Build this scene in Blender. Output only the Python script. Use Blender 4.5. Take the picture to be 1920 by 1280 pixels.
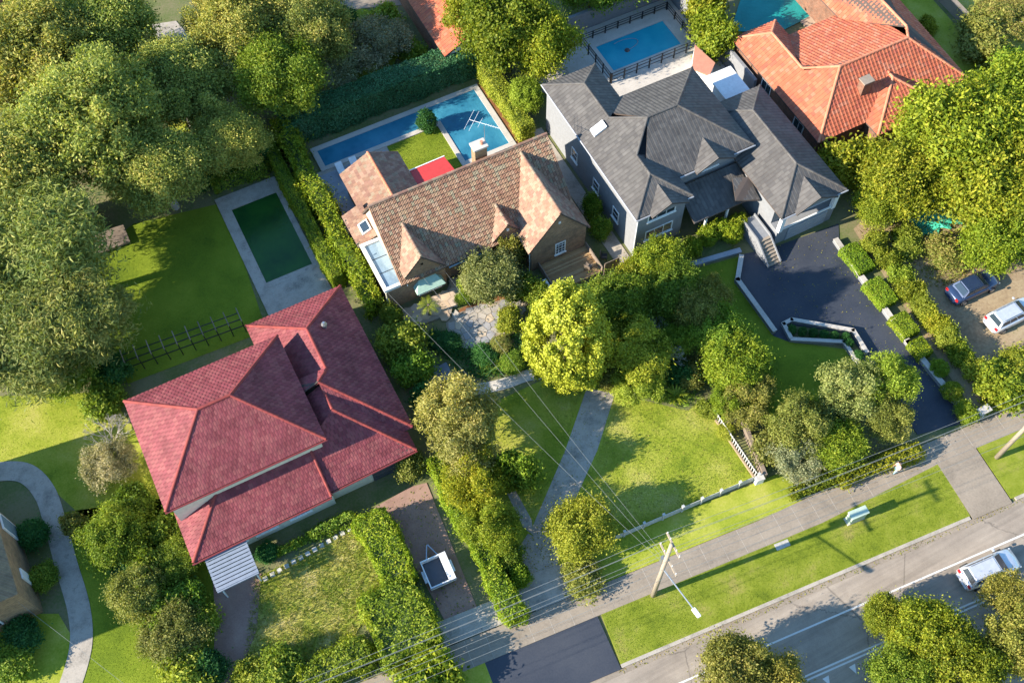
import bpy, bmesh, math, random
import numpy as np
from mathutils import Vector, Matrix
R = math.radians
for o in list(bpy.data.objects): bpy.data.objects.remove(o)
scn = bpy.context.scene
col = scn.collection

# ------------------------------------------------------------------ camera (drone, 75 m up)
CH, CF = 75.0, 2030.0
_dn = Vector((20, -1140, -2030)).normalized(); _up = -_dn
_v = Vector((-2117, 3584, -CF)); _wy = (_v - _v.dot(_up)*_up).normalized(); _wx = _wy.cross(_up)
CR = Matrix((_wx, _wy, _up))                       # camera axes -> world
cd = bpy.data.cameras.new('camera'); cam = bpy.data.objects.new('camera', cd); col.objects.link(cam)
cd.sensor_width = 36; cd.lens = CF/1920*36; cd.clip_start = 1; cd.clip_end = 2000
cam.matrix_world = Matrix.Translation((0, 0, CH)) @ CR.to_4x4()
scn.camera = cam
def g(px, py, z=0.0):                               # survey helper: where a sight line meets height z
    d = CR @ Vector((px-960, -(py-640), -CF)); t = (z-CH)/d.z
    return Vector((d.x*t, d.y*t, z))

# ------------------------------------------------------------------ light
EL, AZ = 25.5, -7.0                                 # sun height, heading of the shadows
w = bpy.data.worlds.new('World'); scn.world = w; w.use_nodes = True
nt = w.node_tree; bg = nt.nodes['Background']; sky = nt.nodes.new('ShaderNodeTexSky')
sky.sky_type = 'NISHITA'; sky.sun_disc = False; sky.sun_elevation = R(EL); sky.sun_rotation = R(-83)
sky.air_density = 1.8; sky.dust_density = 0.1; sky.ozone_density = 8.0
nt.links.new(sky.outputs[0], bg.inputs[0]); bg.inputs[1].default_value = 0.12
sl = bpy.data.lights.new('sun', 'SUN'); sl.energy = 5.0; sl.angle = R(0.55); sl.color = (1, .91, .77)
so = bpy.data.objects.new('sun', sl); col.objects.link(so)
so.rotation_euler = Vector((math.cos(R(AZ))*math.cos(R(EL)), math.sin(R(AZ))*math.cos(R(EL)), -math.sin(R(EL)))).to_track_quat('-Z', 'Y').to_euler()
so.location = (-60, 10, 60)
vs = scn.view_settings; vs.view_transform = 'Standard'; vs.look = 'None'; vs.exposure = 1.45; vs.gamma = 1; vs.use_curve_mapping = False
scn.render.engine = 'CYCLES'
cy = scn.cycles; cy.max_bounces = 5; cy.diffuse_bounces = 3; cy.glossy_bounces = 2; cy.transmission_bounces = 3; cy.transparent_max_bounces = 4

# ------------------------------------------------------------------ materials
MATS = {}
def nodes(name):
    m = bpy.data.materials.new(name); m.use_nodes = True; MATS[name] = m
    t = m.node_tree; return m, t, t.nodes['Principled BSDF'], t.nodes.new, t.links.new
def ramp(new, stops, interp='LINEAR'):
    r = new('ShaderNodeValToRGB'); cr = r.color_ramp; cr.interpolation = interp
    while len(cr.elements) < len(stops): cr.elements.new(.5)
    for e, (p, c) in zip(cr.elements, stops): e.position = p; e.color = (*c, 1)
    return r
def grad(cols): return [(i/max(1, len(cols)-1), c) for i, c in enumerate(cols)]
def coord(new, link, scale=(1, 1, 1), kind='Object'):
    tc = new('ShaderNodeTexCoord'); mp = new('ShaderNodeMapping'); mp.inputs['Scale'].default_value = scale
    link(tc.outputs[kind], mp.inputs[0]); return mp.outputs[0]
def worldpos(new, link, s=1.0):
    ge = new('ShaderNodeNewGeometry'); mp = new('ShaderNodeMapping'); mp.inputs['Scale'].default_value = (s, s, s)
    link(ge.outputs['Position'], mp.inputs[0]); return mp.outputs[0]
def noise(new, link, vec, scale, detail=4, rough=.6):
    n = new('ShaderNodeTexNoise'); n.inputs['Scale'].default_value = scale; n.inputs['Detail'].default_value = detail; n.inputs['Roughness'].default_value = rough
    link(vec, n.inputs['Vector']); return n.outputs[0]
def mixc(new, link, fac, a, b, mode='MIX'):
    m = new('ShaderNodeMix'); m.data_type = 'RGBA'; m.blend_type = mode
    for s, x in ((m.inputs[0], fac), (m.inputs[6], a), (m.inputs[7], b)):
        if hasattr(x, 'links'): link(x, s)
        elif isinstance(x, (int, float)): s.default_value = x
        else: s.default_value = (*x, 1)
    return m.outputs[2]
def bump(new, link, h, strength, dist, bsdf):
    b = new('ShaderNodeBump'); b.inputs['Strength'].default_value = strength; b.inputs['Distance'].default_value = dist
    link(h, b.inputs['Height']); link(b.outputs[0], bsdf.inputs['Normal'])
def surf(name, cols, s1=.5, s2=8, rough=.85, bstr=.3, bdist=.03, metal=0, spec=.3, s3=None, k1=1.3):
    """mottled surface: broad patches from one noise, fine grain from another"""
    m, t, b, new, link = nodes(name); v = worldpos(new, link)
    r = ramp(new, grad(cols)); n1 = noise(new, link, v, s1); n2 = noise(new, link, v, s2, 5, .7)
    mm = new('ShaderNodeMath'); mm.operation = 'MULTIPLY_ADD'; link(n2, mm.inputs[0]); mm.inputs[1].default_value = 1.1
    sub = new('ShaderNodeMath'); sub.operation = 'MULTIPLY_ADD'; link(n1, sub.inputs[0]); sub.inputs[1].default_value = k1; sub.inputs[2].default_value = -.05-k1/2
    link(sub.outputs[0], mm.inputs[2]); link(mm.outputs[0], r.inputs[0]); link(r.outputs[0], b.inputs['Base Color'])
    b.inputs['Roughness'].default_value = rough; b.inputs['Metallic'].default_value = metal; b.inputs['Specular IOR Level'].default_value = spec
    if bstr: bump(new, link, noise(new, link, v, s3 or s2, 5, .7), bstr, bdist, b)
    return m
def pieces(name, cols, rough=.8, dirt=.35, s=1.2, spec=.3, bstr=.25, bdist=.01):
    """tiles, stones, planks: one colour per loose piece, plus weathering"""
    m, t, b, new, link = nodes(name); v = worldpos(new, link)
    ge = new('ShaderNodeNewGeometry'); oi = new('ShaderNodeObjectInfo')
    ad = new('ShaderNodeMath'); ad.operation = 'ADD'; link(ge.outputs['Random Per Island'], ad.inputs[0]); link(oi.outputs['Random'], ad.inputs[1])
    fr = new('ShaderNodeMath'); fr.operation = 'FRACT'; link(ad.outputs[0], fr.inputs[0])
    r = ramp(new, [(i/len(cols), c) for i, c in enumerate(cols)], 'CONSTANT'); link(fr.outputs[0], r.inputs[0])
    n = noise(new, link, v, s, 5, .7); d = ramp(new, [(.3, (.55, .55, .55)), (.7, (1.15, 1.15, 1.15))]); link(n, d.inputs[0])
    link(mixc(new, link, dirt, r.outputs[0], mixc(new, link, 1., r.outputs[0], d.outputs[0], 'MULTIPLY')), b.inputs['Base Color'])
    b.inputs['Roughness'].default_value = rough; b.inputs['Specular IOR Level'].default_value = spec
    bump(new, link, noise(new, link, v, 30, 3), bstr, bdist, b)
    return m
def leafmat(name, cols, trans=.36, s=.45):
    m, t, b, new, link = nodes(name); v = worldpos(new, link)
    ge = new('ShaderNodeNewGeometry'); n = noise(new, link, v, s, 3)
    mm = new('ShaderNodeMath'); mm.operation = 'MULTIPLY_ADD'; link(ge.outputs['Random Per Island'], mm.inputs[0]); mm.inputs[1].default_value = .75
    m2 = new('ShaderNodeMath'); m2.operation = 'MULTIPLY_ADD'; link(n, m2.inputs[0]); m2.inputs[1].default_value = 1.2; m2.inputs[2].default_value = -.48
    link(m2.outputs[0], mm.inputs[2]); r = ramp(new, grad(cols)); link(mm.outputs[0], r.inputs[0])
    oi = new('ShaderNodeObjectInfo'); tn = ramp(new, [(0, (.72, .8, .8)), (.35, (1.05, 1, .9)), (.7, (.9, 1.08, 1)), (1, (1.25, 1.15, .95))]); link(oi.outputs['Random'], tn.inputs[0])
    base = mixc(new, link, 1., r.outputs[0], tn.outputs[0], 'MULTIPLY'); link(base, b.inputs['Base Color']); b.inputs['Roughness'].default_value = .6; b.inputs['Specular IOR Level'].default_value = .25
    tr = new('ShaderNodeBsdfTranslucent'); link(mixc(new, link, 1., base, (1.15, 1.2, .5), 'MULTIPLY'), tr.inputs[0])
    mx = new('ShaderNodeMixShader'); mx.inputs[0].default_value = trans; link(b.outputs[0], mx.inputs[1]); link(tr.outputs[0], mx.inputs[2])
    link(mx.outputs[0], t.nodes['Material Output'].inputs[0]); return m
def brickmat(name, c1, c2, mortar, bw=.24, bh=.085):
    m, t, b, new, link = nodes(name); ge = new('ShaderNodeNewGeometry'); sp = new('ShaderNodeSeparateXYZ'); link(ge.outputs['Position'], sp.inputs[0])
    ad = new('ShaderNodeMath'); link(sp.outputs[0], ad.inputs[0]); link(sp.outputs[1], ad.inputs[1])
    cb = new('ShaderNodeCombineXYZ'); link(ad.outputs[0], cb.inputs[0]); link(sp.outputs[2], cb.inputs[1])
    br = new('ShaderNodeTexBrick'); link(cb.outputs[0], br.inputs[0]); br.inputs['Scale'].default_value = 1
    br.inputs['Brick Width'].default_value = bw; br.inputs['Row Height'].default_value = bh; br.inputs['Mortar Size'].default_value = .008
    br.inputs['Color1'].default_value = (*c1, 1); br.inputs['Color2'].default_value = (*c2, 1); br.inputs['Mortar'].default_value = (*mortar, 1)
    v = worldpos(new, link); n = noise(new, link, v, 1.5, 5, .7); d = ramp(new, [(.3, (.6, .6, .6)), (.7, (1.2, 1.15, 1.1))]); link(n, d.inputs[0])
    link(mixc(new, link, 1., br.outputs[0], d.outputs[0], 'MULTIPLY'), b.inputs['Base Color']); b.inputs['Roughness'].default_value = .9
    bump(new, link, br.outputs['Fac'], -.6, .01, b); return m
def plain(name, c, rough=.5, metal=0, spec=.5, emis=None, coat=0):
    m, t, b, new, link = nodes(name); v = worldpos(new, link)
    n = noise(new, link, v, 3, 5, .7); r = ramp(new, [(.25, tuple(x*.82 for x in c)), (.75, tuple(min(1, x*1.1) for x in c))]); link(n, r.inputs[0]); link(r.outputs[0], b.inputs['Base Color'])
    b.inputs['Roughness'].default_value = rough; b.inputs['Metallic'].default_value = metal; b.inputs['Specular IOR Level'].default_value = spec; b.inputs['Coat Weight'].default_value = coat
    return m
def watermat(name, c1, c2):
    m, t, b, new, link = nodes(name); v = worldpos(new, link)
    r = ramp(new, [(.35, c1), (.65, c2)]); link(noise(new, link, v, .35, 3), r.inputs[0]); link(r.outputs[0], b.inputs['Base Color'])
    b.inputs['Roughness'].default_value = .06; b.inputs['IOR'].default_value = 1.33
    bump(new, link, noise(new, link, v, 4.5, 4), .55, .04, b); return m

# ground
surf('soil', [(.07, .085, .025), (.1, .125, .035), (.17, .15, .075), (.085, .12, .03)], .35, 5)
def lawnmat(name, cols, patch=.25, dry=None):
    return surf(name, cols, patch, 7, .95, .6, .05, spec=.1, s3=22, k1=2.3)
lawnmat('lawn', [(.12, .17, .016), (.23, .27, .025), (.32, .33, .05), (.4, .36, .1)])
lawnmat('lawn_lush', [(.08, .125, .012), (.15, .2, .016), (.21, .25, .024)])
lawnmat('lawn_verge', [(.11, .145, .014), (.165, .2, .018), (.21, .235, .03), (.26, .235, .06)], .5)
lawnmat('lawn_dry', [(.14, .2, .02), (.24, .27, .035), (.36, .33, .08), (.52, .42, .19)], .45)
surf('dirt', [(.12, .09, .05), (.24, .17, .1), (.33, .25, .15), (.14, .13, .05)], .3, 4)
surf('mulch', [(.07, .03, .012), (.2, .08, .03), (.28, .13, .06)], 1, 14)
def roadmat():
    m, t, b, new, link = nodes('asphalt'); v = worldpos(new, link); mp = new('ShaderNodeMapping'); mp.inputs['Rotation'].default_value = (0, 0, R(5.08)); mp.inputs['Scale'].default_value = (.04, 1.1, 1); link(v, mp.inputs[0])
    f = noise(new, link, v, 25, 4, .8); p_ = noise(new, link, v, .35, 5, .7); s_ = noise(new, link, mp.outputs[0], 1., 4, .6)
    c1 = ramp(new, [(.3, (.235, .19, .148)), (.7, (.35, .29, .228))]); link(p_, c1.inputs[0]); c2 = ramp(new, [(.35, (.72, .72, .72)), (.6, (1.08, 1.08, 1.08))]); link(s_, c2.inputs[0]); c3 = ramp(new, [(.3, (.8, .8, .8)), (.7, (1.15, 1.15, 1.15))]); link(f, c3.inputs[0])
    k = new('ShaderNodeTexVoronoi'); k.feature = 'DISTANCE_TO_EDGE'; k.inputs['Scale'].default_value = .22; dm = mixc(new, link, .35, v, noise(new, link, v, 1.2, 5, .7)); link(dm, k.inputs['Vector']); c4 = ramp(new, [(0, (.55, .55, .55)), (.008, (1, 1, 1))]); link(k.outputs['Distance'], c4.inputs[0])
    x = mixc(new, link, 1., mixc(new, link, 1., c1.outputs[0], c2.outputs[0], 'MULTIPLY'), c3.outputs[0], 'MULTIPLY'); link(mixc(new, link, 1., x, c4.outputs[0], 'MULTIPLY'), b.inputs['Base Color'])
    b.inputs['Roughness'].default_value = .9; bump(new, link, f, .2, .01, b)
roadmat()
surf('asphalt_dark', [(.022, .028, .042), (.042, .047, .06), (.06, .064, .074)], .3, 9, .55, .2, .01)
surf('concrete', [(.17, .138, .105), (.25, .205, .157), (.32, .262, .2)], .5, 7, .9, .2, .01)
surf('concrete_pale', [(.32, .29, .25), (.45, .41, .36), (.52, .48, .42)], .5, 7, .85, .2, .01)
surf('concrete_old', [(.16, .142, .12), (.3, .265, .22), (.4, .35, .29), (.2, .18, .155)], .8, 9, .9, .3, .015, k1=1.8)
surf('paving_blue', [(.2, .22, .25), (.29, .31, .34), (.35, .36, .38)], .7, 9, .8, .2, .01)
surf('brick_drive', [(.17, .1, .075), (.28, .17, .13), (.36, .24, .18)], .6, 12, .9, .4, .01)
surf('line_paint', [(.5, .48, .45), (.7, .68, .64)], 1, 20, .7, 0)
pieces('sandstone', [(.5, .37, .25), (.57, .44, .31), (.45, .33, .23), (.53, .41, .31)], .85, .5)
pieces('flagstone', [(.34, .31, .28), (.42, .37, .31), (.29, .285, .29), (.5, .4, .29), (.38, .345, .31), (.32, .305, .3)], .85, .6)
pieces('slate', [(.1, .13, .17), (.14, .17, .21), (.17, .19, .22), (.12, .14, .16)], .7, .5)
pieces('stepping_stone', [(.5, .47, .4), (.56, .52, .46)], .9, .3)
pieces('timber_deck', [(.36, .22, .1), (.42, .27, .13), (.32, .19, .09), (.45, .3, .15)], .7, .4)
pieces('timber_grey', [(.22, .17, .13), (.27, .2, .15), (.18, .14, .11)], .85, .5)
# roofs and walls
pieces('tile_old', [(.33, .19, .115), (.3, .165, .1), (.37, .225, .14), (.28, .15, .095), (.4, .26, .17), (.34, .2, .125), (.31, .25, .16), (.35, .205, .13), (.29, .155, .1), (.38, .25, .15)], .85, .5, 1.5)
pieces('shingle_old', [(.3, .18, .12), (.28, .16, .105), (.34, .215, .15), (.26, .145, .1), (.32, .2, .135), (.29, .215, .145), (.26, .14, .1)], .85, .55, 1.5)
pieces('tile_red', [(.22, .05, .058), (.24, .06, .065), (.2, .044, .05), (.25, .07, .07)], .7, .8, .6, .25)
pieces('cap_red', [(.27, .05, .04), (.24, .045, .04)], .7, .6)
pieces('tile_grey', [(.094, .086, .079), (.107, .098, .09), (.085, .078, .073), (.113, .104, .095)], .65, .7, .7, .3)
pieces('tile_orange', [(.47, .13, .065), (.44, .115, .06), (.5, .15, .078), (.42, .11, .065), (.48, .14, .07), (.47, .17, .1), (.45, .125, .065)], .85, .5, .9)
pieces('cap_orange', [(.54, .2, .11), (.57, .23, .13)], .85, .4)
plain('deck_under', (.08, .06, .05), .9)
brickmat('brick_brown', (.33, .19, .1), (.22, .125, .075), (.36, .29, .21))
brickmat('brick_red', (.22, .09, .05), (.16, .07, .04), (.25, .2, .15))
brickmat('brick_tan', (.3, .2, .1), (.22, .14, .075), (.3, .24, .17))
plain('render_cream', (.66, .6, .46), .9); plain('render_grey', (.21, .215, .225), .9); plain('render_white', (.7, .7, .68), .85)
plain('white_paint', (.78, .77, .74), .5); plain('trim_dark', (.06, .065, .075), .5); plain('trim_grey', (.3, .31, .33), .5)
plain('green_copper', (.35, .5, .4), .7); plain('red_roofing', (.5, .045, .04), .5); plain('gutter_red', (.2, .035, .035), .5); plain('gutter_blue', (.2, .3, .38), .4, .3)
plain('glass', (.03, .045, .06), .06, 0, .8); plain('glass_light', (.22, .3, .36), .08, 0, .8); plain('skylight', (.6, .6, .6), .15)
plain('steel', (.45, .46, .47), .35, .8); plain('black_metal', (.02, .02, .022), .4, .3); plain('rubber', (.015, .015, .016), .8)
plain('wood_pole', (.33, .27, .2), .9); plain('wood_fence', (.3, .22, .14), .9); plain('bark', (.16, .12, .085), .95); plain('bark_pale', (.34, .31, .27), .95)
plain('hedge_core', (.045, .075, .018), .95); plain('twig_grey', (.36, .33, .28), .95)
plain('fence_white', (.46, .45, .42), .7); plain('slat_shaded', (.2, .23, .28), .6); plain('cabinet_green', (.42, .5, .4), .5); plain('tarp', (.05, .42, .28), .5); plain('terracotta', (.5, .22, .14), .8)  # white porch slats and beams: tree shade put into their darker colour
plain('paint_silver', (.62, .63, .66), .3, .4, .5, coat=.6); plain('paint_blue', (.025, .045, .1), .3, .3, .5, coat=.6); plain('paint_white', (.75, .75, .74), .3, 0, .5, coat=.5)
plain('lamp_red', (.5, .02, .02), .3); plain('lamp_clear', (.6, .62, .62), .15)
plain('skin', (.5, .3, .2), .6); plain('shirt', (.75, .4, .35), .9); plain('trousers', (.3, .5, .62), .9); plain('hair', (.06, .04, .03), .8)
plain('cable', (.2, .21, .2), .5)
watermat('water_blue', (.02, .13, .21), (.045, .21, .3)); watermat('water_cyan', (.012, .26, .37), (.025, .33, .43))
watermat('water_green', (.012, .055, .014), (.025, .095, .016)); watermat('water_teal', (.01, .19, .18), (.02, .26, .24))
# foliage
L = leafmat
L('leaf_green', [(0.065, 0.118, 0.012), (0.140, 0.212, 0.019), (0.223, 0.294, 0.028), (0.337, 0.369, 0.047)])
L('leaf_deep', [(0.021, 0.081, 0.021), (0.041, 0.138, 0.033), (0.076, 0.201, 0.044)])
L('leaf_olive', [(0.105, 0.122, 0.027), (0.193, 0.202, 0.038), (0.287, 0.273, 0.062), (0.402, 0.337, 0.098)])
L('leaf_gum', [(0.138, 0.169, 0.046), (0.249, 0.281, 0.062), (0.389, 0.379, 0.084), (0.581, 0.461, 0.131)])
L('leaf_grey', [(0.158, 0.159, 0.085), (0.268, 0.255, 0.133), (0.411, 0.360, 0.205), (0.540, 0.450, 0.289)])
L('leaf_cedar', [(0.108, 0.143, 0.042), (0.193, 0.235, 0.060), (0.310, 0.320, 0.083), (0.466, 0.420, 0.132)])
L('leaf_lime', [(0.134, 0.175, 0.013), (0.239, 0.278, 0.025), (0.359, 0.381, 0.040), (0.509, 0.482, 0.079)])
L('leaf_gold', [(0.213, 0.230, 0.019), (0.362, 0.345, 0.029), (0.500, 0.448, 0.048), (0.600, 0.552, 0.088)], .25)
L('leaf_bright', [(0.085, 0.126, 0.010), (0.172, 0.214, 0.014), (0.278, 0.302, 0.023), (0.403, 0.366, 0.037)])
L('leaf_hedge', [(0.076, 0.136, 0.008), (0.166, 0.235, 0.012), (0.271, 0.333, 0.020), (0.377, 0.370, 0.031)])
L('leaf_yellow', [(0.170, 0.180, 0.012), (0.280, 0.260, 0.015), (0.400, 0.330, 0.020)])
L('leaf_dry', [(0.232, 0.191, 0.056), (0.369, 0.287, 0.094), (0.273, 0.287, 0.056), (0.136, 0.164, 0.028)])
L('leaf_yew', [(0.040, 0.120, 0.050), (0.065, 0.190, 0.080), (0.100, 0.260, 0.110), (0.180, 0.330, 0.180)])
L('leaf_pale', [(0.156, 0.176, 0.050), (0.260, 0.267, 0.075), (0.364, 0.351, 0.112), (0.494, 0.429, 0.174)])
L('grass_blade', [(.09, .12, .012), (.165, .205, .018), (.24, .26, .04)], .35)
L('grass_dry', [(.18, .24, .03), (.32, .32, .07), (.55, .45, .2)], .35)

# ------------------------------------------------------------------ builders
class MB:
    def __init__(s): s.v = []; s.f = []; s.m = []
    def face(s, pts, m=0):
        i = len(s.v); s.v += [tuple(p) for p in pts]; s.f.append(tuple(range(i, i+len(pts)))); s.m.append(m); return s
    def box(s, x0, x1, y0, y1, z0, z1, m=0):
        i = len(s.v); s.v += [(x, y, z) for z in (z0, z1) for x, y in ((x0, y0), (x1, y0), (x1, y1), (x0, y1))]
        for f in ((3, 2, 1, 0), (4, 5, 6, 7), (0, 1, 5, 4), (1, 2, 6, 5), (2, 3, 7, 6), (3, 0, 4, 7)): s.f.append(tuple(i+k for k in f)); s.m.append(m)
        return s
    def prism(s, pts, z0, z1, m=0):
        a = sum(p[0]*q[1]-q[0]*p[1] for p, q in zip(pts, pts[1:]+pts[:1]))
        if a < 0: pts = pts[::-1]
        i = len(s.v); n = len(pts); s.v += [(p[0], p[1], z0) for p in pts]+[(p[0], p[1], z1) for p in pts]
        s.f.append(tuple(i+k for k in range(n-1, -1, -1))); s.f.append(tuple(i+n+k for k in range(n))); s.m += [m, m]
        for k in range(n): s.f.append((i+k, i+(k+1) % n, i+n+(k+1) % n, i+n+k)); s.m.append(m)
        return s
    def slab(s, pts, vec, m=0):                       # polygon in space pushed along vec
        i = len(s.v); n = len(pts); v = Vector(vec); s.v += [tuple(Vector(p)) for p in pts]+[tuple(Vector(p)+v) for p in pts]
        s.f.append(tuple(i+k for k in range(n))); s.f.append(tuple(i+n+k for k in range(n-1, -1, -1))); s.m += [m, m]
        for k in range(n): s.f.append((i+(k+1) % n, i+k, i+n+k, i+n+(k+1) % n)); s.m.append(m)
        return s
    def tube(s, p0, p1, r0, r1=None, n=6, m=0):
        p0, p1 = Vector(p0), Vector(p1); r1 = r0 if r1 is None else r1; d = (p1-p0).normalized()
        a = d.orthogonal().normalized(); b = d.cross(a); i = len(s.v)
        for p, r in ((p0, r0), (p1, r1)):
            s.v += [tuple(p+(a*math.cos(2*math.pi*k/n)+b*math.sin(2*math.pi*k/n))*r) for k in range(n)]
        for k in range(n): s.f.append((i+k, i+(k+1) % n, i+n+(k+1) % n, i+n+k)); s.m.append(m)
        s.f.append(tuple(i+k for k in range(n-1, -1, -1))); s.f.append(tuple(i+n+k for k in range(n))); s.m += [m, m]
        return s
    def beam(s, p0, p1, w, h, m=0):                   # rectangular bar between two points
        p0, p1 = Vector(p0), Vector(p1); d = (p1-p0).normalized(); a = d.cross(Vector((0, 0, 1)))
        a = (Vector((1, 0, 0)) if a.length < 1e-4 else a.normalized())*w/2; b = a.cross(d).normalized()*h/2
        return s.slab([p0-a-b, p0+a-b, p0+a+b, p0-a+b][::-1], p1-p0, m)
    def mesh(s, name):
        me = bpy.data.meshes.new(name); me.from_pydata(s.v, [], s.f); return me
    def build(s, name, mat, parent=None, smooth=False, bevel=0):
        me = s.mesh(name)
        for k in (mat if isinstance(mat, (list, tuple)) else [mat]): me.materials.append(MATS[k])
        me.polygons.foreach_set('material_index', s.m)
        bm = bmesh.new(); bm.from_mesh(me); bmesh.ops.recalc_face_normals(bm, faces=bm.faces)
        if bevel: bmesh.ops.bevel(bm, geom=bm.edges[:], offset=bevel, segments=2, affect='EDGES', clamp_overlap=True)
        bm.to_mesh(me); bm.free()
        if smooth: me.polygons.foreach_set('use_smooth', [True]*len(me.polygons))
        return link_obj(name, me, parent)
def link_obj(name, me, parent=None):
    o = bpy.data.objects.new(name, me); col.objects.link(o)
    if parent:
        o.parent = parent                              # parts are modelled where they stand
        if not parent.parent: o.matrix_parent_inverse = Matrix.Translation(-parent.location)
    return o
def tag(o, label=None, cat=None, group=None, kind=None):
    for k, v in (('label', label), ('category', cat), ('group', group), ('kind', kind)):
        if v: o[k] = v
    return o
def thing(name, loc, label, cat, group=None):
    o = bpy.data.objects.new(name, None); col.objects.link(o); o.location = loc; o.empty_display_size = .3
    return tag(o, label, cat, group)
def stuffpart(o): o['kind'] = 'stuff'; return o
def sheet(name, pts, z, mat, h=None, kind='structure'):
    pts = [(p[0], p[1]) for p in pts]; mb = MB()
    if h: mb.prism(pts, z-h, z)
    else: mb.face([(p[0], p[1], z) for p in pts])
    me = mb.mesh(name); me.materials.append(MATS[mat]); bm = bmesh.new(); bm.from_mesh(me)
    bmesh.ops.recalc_face_normals(bm, faces=bm.faces)
    if not h and bm.faces and (bm.faces.ensure_lookup_table() or bm.faces[0].normal.z < 0): bmesh.ops.reverse_faces(bm, faces=bm.faces)
    bmesh.ops.triangulate(bm, faces=[f for f in bm.faces if len(f.verts) > 4]); bm.to_mesh(me); bm.free()
    return tag(link_obj(name, me), kind=kind)
def px(*p): return [g(a, b) for a, b in p]

def newell(P):
    n = Vector((0, 0, 0))
    for a, b in zip(P, P[1:]+P[:1]): n += Vector(((a.y-b.y)*(a.z+b.z), (a.z-b.z)*(a.x+b.x), (a.x-b.x)*(a.y+b.y)))
    n.normalize(); return n if n.z > 0 else -n
PROF = {'double': ([0, .09, .23, .37, .46, .55, .69, .83, .91], [0, .75, 1, .75, .1, .75, 1, .75, 0]),
        'roll': ([0, .12, .3, .48, .6, .93], [.1, .8, 1, .8, .15, .1]),
        'flat': ([0, .97], [.3, .3])}
def tile_mesh(name, polys, tw, th, prof, amp, lift, stag, mat, rnd):
    S, Hh = PROF[prof]; out = bmesh.new()
    for poly in polys:
        P = [Vector(p) for p in poly]; n = newell(P); u = Vector((-n.y, n.x, 0)).normalized(); v = n.cross(u)
        if v.z < 0: u, v = -u, -v
        c = sum(P, Vector())/len(P); q = [((p-c).dot(u), (p-c).dot(v)) for p in P]
        u0, u1 = min(a for a, b in q), max(a for a, b in q); v0, v1 = min(b for a, b in q), max(b for a, b in q)
        ar = sum(q[i][0]*q[(i+1) % len(q)][1]-q[(i+1) % len(q)][0]*q[i][1] for i in range(len(q)))
        qq = q if ar > 0 else q[::-1]; E = []
        for (ax, ay), (bx, by) in zip(qq, qq[1:]+qq[:1]):
            l = math.hypot(bx-ax, by-ay)
            if l > 1e-4: E.append((ax, ay, -(by-ay)/l, (bx-ax)/l))   # inward normal
        V = []; F = []
        for j in range(int((v1-v0)/th)+1):
            vb = v0+j*th; off = (.5*tw if (stag and j % 2) else 0)
            for i in range(-1, int((u1-u0)/tw)+1):
                ub = u0+i*tw+off; cs = ((ub, vb), (ub+tw, vb), (ub, vb+th), (ub+tw, vb+th))
                if any(all((x-ax)*nx+(y-ay)*ny < 0 for x, y in cs) for ax, ay, nx, ny in E): continue
                k = len(V); jz = rnd.uniform(-.3, .5)*lift*.5; js = rnd.uniform(-.012, .012)
                for s_, h_ in zip(S, Hh):
                    x = ub+s_*tw
                    V += [c+u*x+v*(vb+js)+n*(-.03), c+u*x+v*(vb+js)+n*(lift+jz+amp*h_), c+u*x+v*(vb+th*1.04)+n*(.012+amp*h_*.8)]
                for a in range(len(S)-1):
                    b0 = k+3*a; F += [(b0, b0+3, b0+4, b0+1), (b0+1, b0+4, b0+5, b0+2)]
        me = bpy.data.meshes.new('t'); me.from_pydata([tuple(x) for x in V], [], F)
        bm = bmesh.new(); bm.from_mesh(me); bpy.data.meshes.remove(me)
        for ax, ay, nx, ny in E:
            bmesh.ops.bisect_plane(bm, geom=bm.verts[:]+bm.edges[:]+bm.faces[:], plane_co=c+u*ax+v*ay, plane_no=-(u*nx+v*ny), clear_outer=True)
        me = bpy.data.meshes.new('t'); bm.to_mesh(me); bm.free(); out.from_mesh(me); bpy.data.meshes.remove(me)
    me = bpy.data.meshes.new(name); out.to_mesh(me); out.free(); me.materials.append(MATS[mat]); return me
def roof(parent, polys, mat, tw=.3, th=.31, prof='double', amp=.035, lift=.035, stag=False, seed=1, under='deck_under'):
    mb = MB()
    for p in polys: mb.slab(p, (0, 0, -.14))
    r = mb.build('roof', under, parent)
    stuffpart(link_obj('roof_tiles', tile_mesh('roof_tiles', polys, tw, th, prof, amp, lift, stag, mat, random.Random(seed)), r))
    return r
def cap_profile(L_, r):
    n = 6; V = []; F = []
    for x, k in ((0, 1.08), (L_, .94)):
        for i in range(n+1):
            a = math.pi*(-.08+1.16*i/n); V.append((x, r*k*math.cos(a), r*k*math.sin(a)*.9-.02))
    for i in range(n): F.append((i, i+1, n+2+i, n+1+i))
    F.append(tuple(range(n, -1, -1)))
    return V, F
_capmesh = {}
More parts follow.
